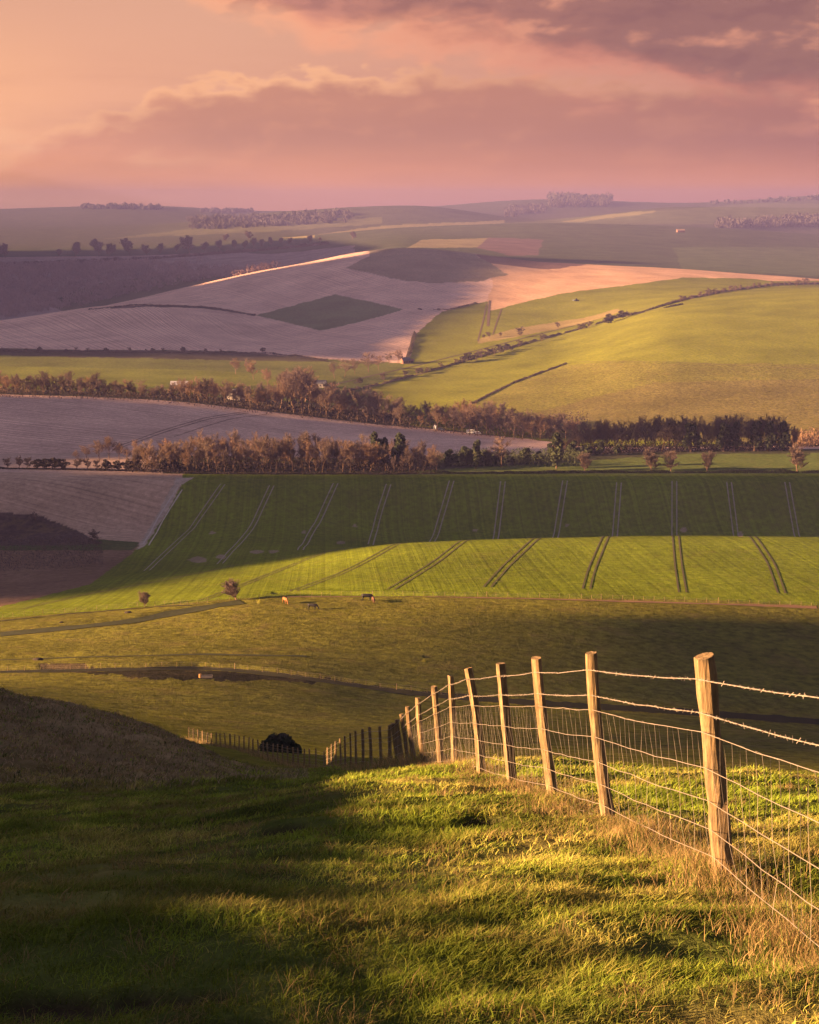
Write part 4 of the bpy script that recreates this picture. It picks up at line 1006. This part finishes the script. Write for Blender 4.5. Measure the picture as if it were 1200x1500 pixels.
# rough growth on the knoll
nm = 46000; ym = rng.uniform(27, 72, nm); xm = rng.uniform(-.30, -.02, nm)*ym; k_ = vnoise(xm/.9, ym/.7, 33); q_ = (rng.random(nm) < k_*1.2) & (proj(xm, ym, height(xm, ym))[0] < 450); xm, ym = xm[q_], ym[q_]; nm = len(xm)
mc = np.where((rng.random(nm) < .7)[:, None], np.array((.30,.22,.13)), np.array((.085,.10,.03)))*(.5+.8*rng.random((nm, 1)))
blades('rough_grass', xm, ym, .06+.14*rng.random(nm), .022*(.6+.8*rng.random(nm)), .4+.6*rng.random(nm), mc, 'rough brown and green grass clumps on the shaded knoll at the left', lx=.2, ly=-.1)
# long dry grass under the fence
BP = np.array([p[0] for p in posts]); d = np.r_[0, np.cumsum(np.linalg.norm(np.diff(BP, axis=0), axis=1))]
def along_fence(n, s0, s1, sd, pw=1.0):
    s = s0+(s1-s0)*rng.random(n)**pw; fx = np.interp(s, d, BP[:, 0]); fy = np.interp(s, d, BP[:, 1]); return s, fx+rng.normal(size=n)*sd-.02, fy+rng.normal(size=n)*sd*.6
for n, s0, s1, sd, hh, ww, pw in ((48000, 0, 22, .17, .115, .0032, 1.15), (15000, 22, 115, .42, .30, .013, 1.2), (5000, 115, d[-1], .6, .38, .03, 1)):
    s, x, y = along_fence(n, s0, s1, sd, pw); cn = np.clip(1.6*vnoise(s*1.1, s*0, 5)-.3, 0, 1.2); h = hh*(.35+.9*rng.random(n))*(.45+1.0*cn)*(1 if s0 else 1.0)
    col = np.where((rng.random(n) < .78)[:, None], np.array((.30,.20,.085))*(.6+.7*rng.random((n, 1))), np.array((.10,.13,.025))*(.6+.8*rng.random((n, 1))))
    blades('dry_grass', x, y, h, ww*(.6+.8*rng.random(n)), .15+.6*rng.random(n), col, 'long dry straw coloured grass growing under the wire fence', lx=-.12, ly=-.1)

# ------------------------------------------------------------------ clouds added outside the frame, cut to cast chosen shade on the valley
ZC = 320.0
def shade_cloud_mask(polys):
    cx = np.arange(-3600, -300, 20.0); cy = np.arange(-700, 3900, 11.0); X, Y = np.meshgrid(cx, cy)
    hx, hy = math.cos(SUN_A), math.sin(SUN_A); te = math.tan(SUN_E)
    best = np.full(X.shape, np.nan); alive = np.ones(X.shape, bool); prev = np.full(X.shape, 1e3)
    for s in np.arange(900, 3400, 14.0):
        px_ = X+hx*s; py_ = Y+hy*s; inr = (py_ > 90) & (np.abs(px_) < .6*np.maximum(py_, 50)+60) & alive
        if not inr.any(): continue
        g = ZC-te*s-height(px_[inr], py_[inr]); full = np.full(X.shape, 1e3); full[inr] = g
        hitm = inr & (full <= 0); best[hitm] = s; alive &= ~hitm
    ok = ~np.isnan(best); S_ = np.nan_to_num(best); gx = X+hx*S_; gy = Y+hy*S_; gz = height(gx, np.maximum(gy, 1)); P, Q = proj(gx, np.maximum(gy, 1), gz)
    m = np.zeros(X.shape, bool)
    for poly, d0, d1, add in polys:
        k = ok & (gy >= d0) & (gy < d1) & inpoly(P, Q, poly); m[k] = add
    m &= ~((np.abs(X) < .30*np.maximum(Y, 0)+40))
    return X, Y, m
BIG = [(-3000,-3000),(4000,-3000),(4000,6000),(-3000,6000)]
SH = [
 (BIG, 538, 723, True), ([(-3000,300),(190,300),(190,900),(-3000,900)], 700, 830, True),
 ([(-3000,820),(60,884),(130,878),(200,866),(330,838),(420,822),(520,800),(560,780),(560,600),(-3000,600)], 425, 716, True),
 ([(560,1120),(600,990),(680,930),(780,896),(3000,896),(3000,1400),(560,1400)], 215, 402, True),
 (BIG, 808, 1045, True),
 ([(800,300),(840,655),(3000,650),(3000,300)], 815, 1045, False),
 ([(-3000,517),(450,523),(600,532),(3000,532),(3000,-3000),(-3000,-3000)], 1300, 2850, True), ([(960,300),(3000,300),(3000,425),(960,425)], 2380, 2900, False),
 ([(-3000,345),(420,345),(560,360),(560,372),(440,400),(440,520),(-3000,520)], 2480, 4150, True),
 ([(606,560),(600,530),(618,500),(660,475),(708,448),(722,430),(734,400),(800,386),(960,386),(1100,398),(3000,395),(3000,560)], 1300, 2700, False),
 ([(300,416),(330,404),(440,382),(500,364),(560,356),(546,371),(500,378),(420,391),(330,409)], 2000, 2600, False),
]
CX, CY, CM = shade_cloud_mask(SH)
for _ in range(1):   # drop specks
    c = np.zeros(CM.shape, int)
    for a in (-1, 0, 1):
        for b_ in (-1, 0, 1): c += np.roll(np.roll(CM, a, 0), b_, 1)
    CM = c >= 5
dist = np.zeros(CM.shape); cur = CM.copy()
for k in range(14):
    dist += cur; e = cur.copy()
    for ax, sft in ((0, 1), (0, -1), (1, 1), (1, -1)): e &= np.roll(cur, sft, ax)
    cur = e
lab = np.zeros(CM.shape, int); nl = 0
for i, j in zip(*np.nonzero(CM)):
    if lab[i, j]: continue
    nl += 1; st = [(i, j)]; lab[i, j] = nl
    while st:
        a, b_ = st.pop()
        for da, db in ((1, 0), (-1, 0), (0, 1), (0, -1)):
            u, v = a+da, b_+db
            if 0 <= u < CM.shape[0] and 0 <= v < CM.shape[1] and CM[u, v] and not lab[u, v]: lab[u, v] = nl; st.append((u, v))
M_SHADE_CLOUD, nb, b = newmat('shade_cloud_white'); b.inputs['Base Color'].default_value = (.8,.78,.78,1)
th = 1.2*dist*(1+.5*fbm(CX/60, CY/60, 7, 3)); th = np.where(CM, th+.05, 0)
for L in range(1, nl+1):
    msk = lab == L
    if msk.sum() < 60: continue
    vid = -np.ones(CM.shape, int); need = msk.copy(); need[1:] |= msk[:-1]; need[:, 1:] |= msk[:, :-1]; need[1:, 1:] |= msk[:-1, :-1]
    ii = np.nonzero(need); m_ = len(ii[0]); vid[ii] = np.arange(m_)
    X_ = CX[ii]-10; Y_ = CY[ii]-5.5; T_ = np.minimum.reduce([th[ii], th[ii[0]-1, ii[1]], th[ii[0], ii[1]-1], th[ii[0]-1, ii[1]-1]])
    V = np.vstack([np.column_stack([X_, Y_, ZC+T_*1.3+.02]), np.column_stack([X_, Y_, ZC-T_*.6-.02])])
    a, b_ = np.nonzero(msk); a2 = np.minimum(a+1, CM.shape[0]-1); b2 = np.minimum(b_+1, CM.shape[1]-1)
    q = np.stack([vid[a, b_], vid[a, b2], vid[a2, b2], vid[a2, b_]], 1); q = q[(q >= 0).all(1)]
    o = mesh_np('shade_cloud', V, np.vstack([q, q[:, ::-1]+m_]), M_SHADE_CLOUD, smooth=True); tag(o, 'added flat cloud over the land to the left of the view', 'shade_cloud', kind='structure')

# ------------------------------------------------------------------ haze
def haze_box():
    mb = MB(); zt, zb = 72.0, float(GZ.min())-1.0
    x0, x1, y0, y1 = float(GX.min())-2, float(GX.max())+2, float(GY.min())-2, float(GY.max())+2
    mb.box((x0+x1)/2, (y0+y1)/2, (zt+zb)/2, x1-x0, y1-y0, zt-zb)
    m = bpy.data.materials.new('haze'); m.use_nodes = True; nt = m.node_tree; nt.nodes.clear(); out = nt.nodes.new('ShaderNodeOutputMaterial'); v = nt.nodes.new('ShaderNodeVolumePrincipled')
    v.inputs['Color'].default_value = HAZE_COL; v.inputs['Density'].default_value = HAZE_D; v.inputs['Anisotropy'].default_value = .0
    nt.links.new(v.outputs[0], out.inputs['Volume']); o = mb.build('haze', m); tag(o, 'thin lilac evening haze filling the valley', 'haze', kind='stuff')
HAZE_COL = (.170,.160,.38,1); HAZE_D = 1.4e-4
haze_box()

# ------------------------------------------------------------------ sky, sun, camera
w = bpy.data.worlds.new('World'); SC.world = w; w.use_nodes = True; nt = w.node_tree; nb = NB(nt); bg = nt.nodes['Background']
tc_ = nt.nodes.new('ShaderNodeTexCoord').outputs['Generated']; d = nb.sep(tc_)
U = nb.m('ARCTAN2', d[0], d[1]); hyp = nb.m('SQRT', nb.m('ADD', nb.m('MULTIPLY', d[0], d[0]), nb.m('MULTIPLY', d[1], d[1]))); E = nb.m('ARCTAN2', d[2], hyp)
a = nb.m('DIVIDE', U, R(28)); e = nb.m('DIVIDE', E, R(7.0))      # a: -.5 left .. +.5 right of the view; e: 0 horizon .. 1
pv = nb.xyz(nb.m('MULTIPLY', U, 9.0), nb.m('MULTIPLY', E, 20.0), 1.7)
wv = nb.noise(pv, 1.1, 3, .5); wa = nb.m('SUBTRACT', wv, .5)
big = nb.noise(pv, 1.3, 5, .52, .15); big2 = nb.noise(nb.xyz(nb.m('ADD', nb.m('MULTIPLY', U, 9.0), -.10), nb.m('ADD', nb.m('MULTIPLY', E, 20.0), .13), 1.7), 1.3, 5, .52, .15)
fine = nb.noise(pv, 4.2, 5, .5, .2); fine2 = nb.noise(nb.xyz(nb.m('ADD', nb.m('MULTIPLY', U, 9.0), -.045), nb.m('ADD', nb.m('MULTIPLY', E, 20.0), .06), 1.7), 4.2, 5, .5, .2)
lit = nb.m('MULTIPLY', nb.m('SUBTRACT', big, big2), 6.0); litf = nb.m('MULTIPLY', nb.m('SUBTRACT', fine, fine2), 1.8)
relief = nb.m('ADD', lit, litf)
ac = nb.m('ADD', a, .5)
cB = nb.m('SUBTRACT', big, .5); cF = nb.m('SUBTRACT', fine, .5)
# clear evening air
lo = nb.ramp(ac, [(0, lin(252,178,132)), (.35, lin(244,162,128)), (.7, lin(224,146,122)), (1, lin(212,134,116))])
hi = nb.ramp(ac, [(0, lin(220,164,142)), (.3, lin(218,164,144)), (.6, lin(206,152,136)), (1, lin(186,132,124))])
mid_ = nb.ramp(ac, [(0, lin(246,180,142)), (.12, lin(236,172,142)), (.3, lin(224,164,140)), (.5, lin(216,156,138)), (1, lin(205,140,125))])
sky = nb.mix(nb.ss(e, .05, .45), lo, mid_); sky = nb.mix(nb.ss(e, .45, 1.05), sky, hi)
# long bank of cloud above the horizon
def edge(pts):  # height of a cloud edge (in e) against azimuth
    return nb.ramp(ac, [(p, v) for p, v in pts])
topb = edge([(0, .20), (.06, .34), (.10, .42), (.2, .54), (.32, .62), (.45, .64), (.6, .62), (.8, .60), (1, .58)])
dtop = nb.m('SUBTRACT', nb.m('ADD', topb, nb.m('ADD', nb.m('MULTIPLY', cB, .20), nb.m('MULTIPLY', cF, .24))), e)
bank = nb.ss(dtop, -.008, .03)
bcol = nb.ramp(ac, [(0, lin(234,160,130)), (.25, lin(204,142,122)), (.65, lin(188,128,116)), (1, lin(168,112,110))])
bcol = nb.mix(nb.m('MULTIPLY', nb.ss(relief, .05, .9), nb.ramp(ac, [(0, .40), (.5, .30), (.7, .16), (1, .12)])), bcol, lin(238,166,134))
bcol = nb.mix(nb.m('MULTIPLY', nb.m('SUBTRACT', 1.0, nb.ss(dtop, .0, .10)), nb.ramp(ac, [(0, .8), (.42, 1.0), (.55, .4), (1, .15)])), bcol, lin(255,190,148))
bcol = nb.mix(nb.m('SUBTRACT', 1.0, nb.ss(e, .04, .34)), bcol, nb.ramp(ac, [(0, lin(255,172,122)), (.4, lin(250,162,116)), (1, lin(228,144,108))]))
sky = nb.mix(nb.m('MULTIPLY', bank, nb.ss(e, -.02, .12)), sky, bcol)
# lighter puffs low on the right
pf = nb.m('MULTIPLY', nb.ss(nb.noise(nb.xyz(nb.m('MULTIPLY', U, 8.0), nb.m('MULTIPLY', E, 34.0), 6.3), 1.6, 7, .55), .53, .68), nb.m('MULTIPLY', nb.ss(ac, .55, .75), nb.m('MULTIPLY', nb.ss(e, .22, .32), nb.m('SUBTRACT', 1.0, nb.ss(e, .45, .62)))))
sky = nb.mix(nb.m('MULTIPLY', pf, .3), sky, lin(226,150,130))
# small lit puffs low on the left
pl_ = nb.m('MULTIPLY', nb.ss(nb.noise(nb.xyz(nb.m('MULTIPLY', U, 14.0), nb.m('MULTIPLY', E, 44.0), 2.1), 1.5, 6, .55), .50, .66), nb.m('MULTIPLY', nb.m('SUBTRACT', 1.0, nb.ss(ac, .14, .30)), nb.m('MULTIPLY', nb.ss(e, .14, .24), nb.m('SUBTRACT', 1.0, nb.ss(e, .30, .44)))))
sky = nb.mix(nb.m('MULTIPLY', pl_, .55), sky, lin(252,190,150))
# soft streaks through the bank
sk_ = nb.ss(nb.noise(nb.xyz(nb.m('MULTIPLY', U, 5.0), nb.m('MULTIPLY', E, 40.0), 9.2), 1.3, 6, .6), .35, .7)
sky = nb.mix(nb.m('MULTIPLY', nb.m('MULTIPLY', sk_, .22), nb.m('SUBTRACT', 1.0, nb.ss(e, .5, .8))), sky, lin(170,116,112))
# high cloud sweeping in from the upper right
botb = edge([(0, 1.22), (.14, 1.08), (.22, .97), (.30, .86), (.38, .74), (.46, .73), (.55, .68), (.7, .60), (.85, .46), (1, .36)])
db = nb.m('SUBTRACT', nb.m('ADD', e, nb.m('ADD', nb.m('MULTIPLY', cB, .55), nb.m('MULTIPLY', cF, .22))), botb)
hc = nb.ss(db, -.03, .15)
hcol = nb.mix(nb.ss(db, .04, .22), nb.ramp(ac, [(0, lin(252,184,144)), (.4, lin(255,172,136)), (.7, lin(222,142,124)), (1, lin(186,120,112))]), nb.ramp(ac, [(0, lin(228,160,140)), (.35, lin(206,138,126)), (.5, lin(172,116,110)), (.8, lin(146,102,104)), (1, lin(150,106,106))]))
hcol = nb.mix(nb.m('MULTIPLY', nb.ss(relief, .05, 1.0), .6), hcol, lin(240,164,136))
hcol = nb.mix(nb.m('MULTIPLY', nb.ss(relief, -.1, -.7), .45), hcol, lin(126,86,96))
sky = nb.mix(nb.m('MULTIPLY', hc, .95), sky, hcol)
# physical sky for the rest of the dome
st = nt.nodes.new('ShaderNodeTexSky'); st.sky_type = 'NISHITA'; st.sun_disc = False; st.sun_elevation = SUN_E; st.sun_rotation = math.atan2(-math.cos(SUN_A), -math.sin(SUN_A)) % (2*math.pi)
nv_ = nt.nodes.new('ShaderNodeVectorMath'); nv_.operation = 'MULTIPLY'; nt.links.new(st.outputs[0], nv_.inputs[0]); nv_.inputs[1].default_value = (.12,.115,.135)
cov = nb.noise(tc_, 2.2, 5, .55); dome = nb.mix(nb.ss(cov, .42, .62), nv_.outputs[0], (.39,.345,.40,1))
sky = nb.mix(1.0, sky, (1.02, 1.0, .88, 1), 'MULTIPLY')
fin = nb.mix(nb.ss(E, R(7.5), R(15)), sky, dome)
nt.links.new(fin, bg.inputs[0]); bg.inputs[1].default_value = .145
ld = bpy.data.lights.new('sun', 'SUN'); ld.energy = 5.0; ld.angle = R(.5); ld.color = (1.0, .60, .29)
so_ = bpy.data.objects.new('sun', ld); COL.objects.link(so_)
from mathutils import Vector
so_.rotation_euler = Vector(LD).to_track_quat('-Z', 'Y').to_euler()
cd = bpy.data.cameras.new('camera'); cam = bpy.data.objects.new('camera', cd); COL.objects.link(cam); SC.camera = cam
cd.sensor_fit = 'VERTICAL'; cd.sensor_height = 24; cd.lens = 24*F/1500; cd.clip_start = .05; cd.clip_end = 60000
cam.location = (0, 0, 0); cam.rotation_euler = (R(90-10.6), 0, 0)
SC.view_settings.view_transform = 'Standard'; SC.view_settings.look = 'None'; SC.view_settings.exposure = EXPO; SC.view_settings.gamma = 1
cy = SC.cycles
cy.use_denoising = True; cy.denoiser = 'OPENIMAGEDENOISE'; cy.denoising_input_passes = 'RGB_ALBEDO_NORMAL'
cy.max_bounces = 5; cy.diffuse_bounces = 2; cy.glossy_bounces = 2; cy.transmission_bounces = 3; cy.volume_bounces = 0; cy.transparent_max_bounces = 8
cy.use_adaptive_sampling = True; cy.adaptive_threshold = .02; cy.caustics_reflective = False; cy.caustics_refractive = False
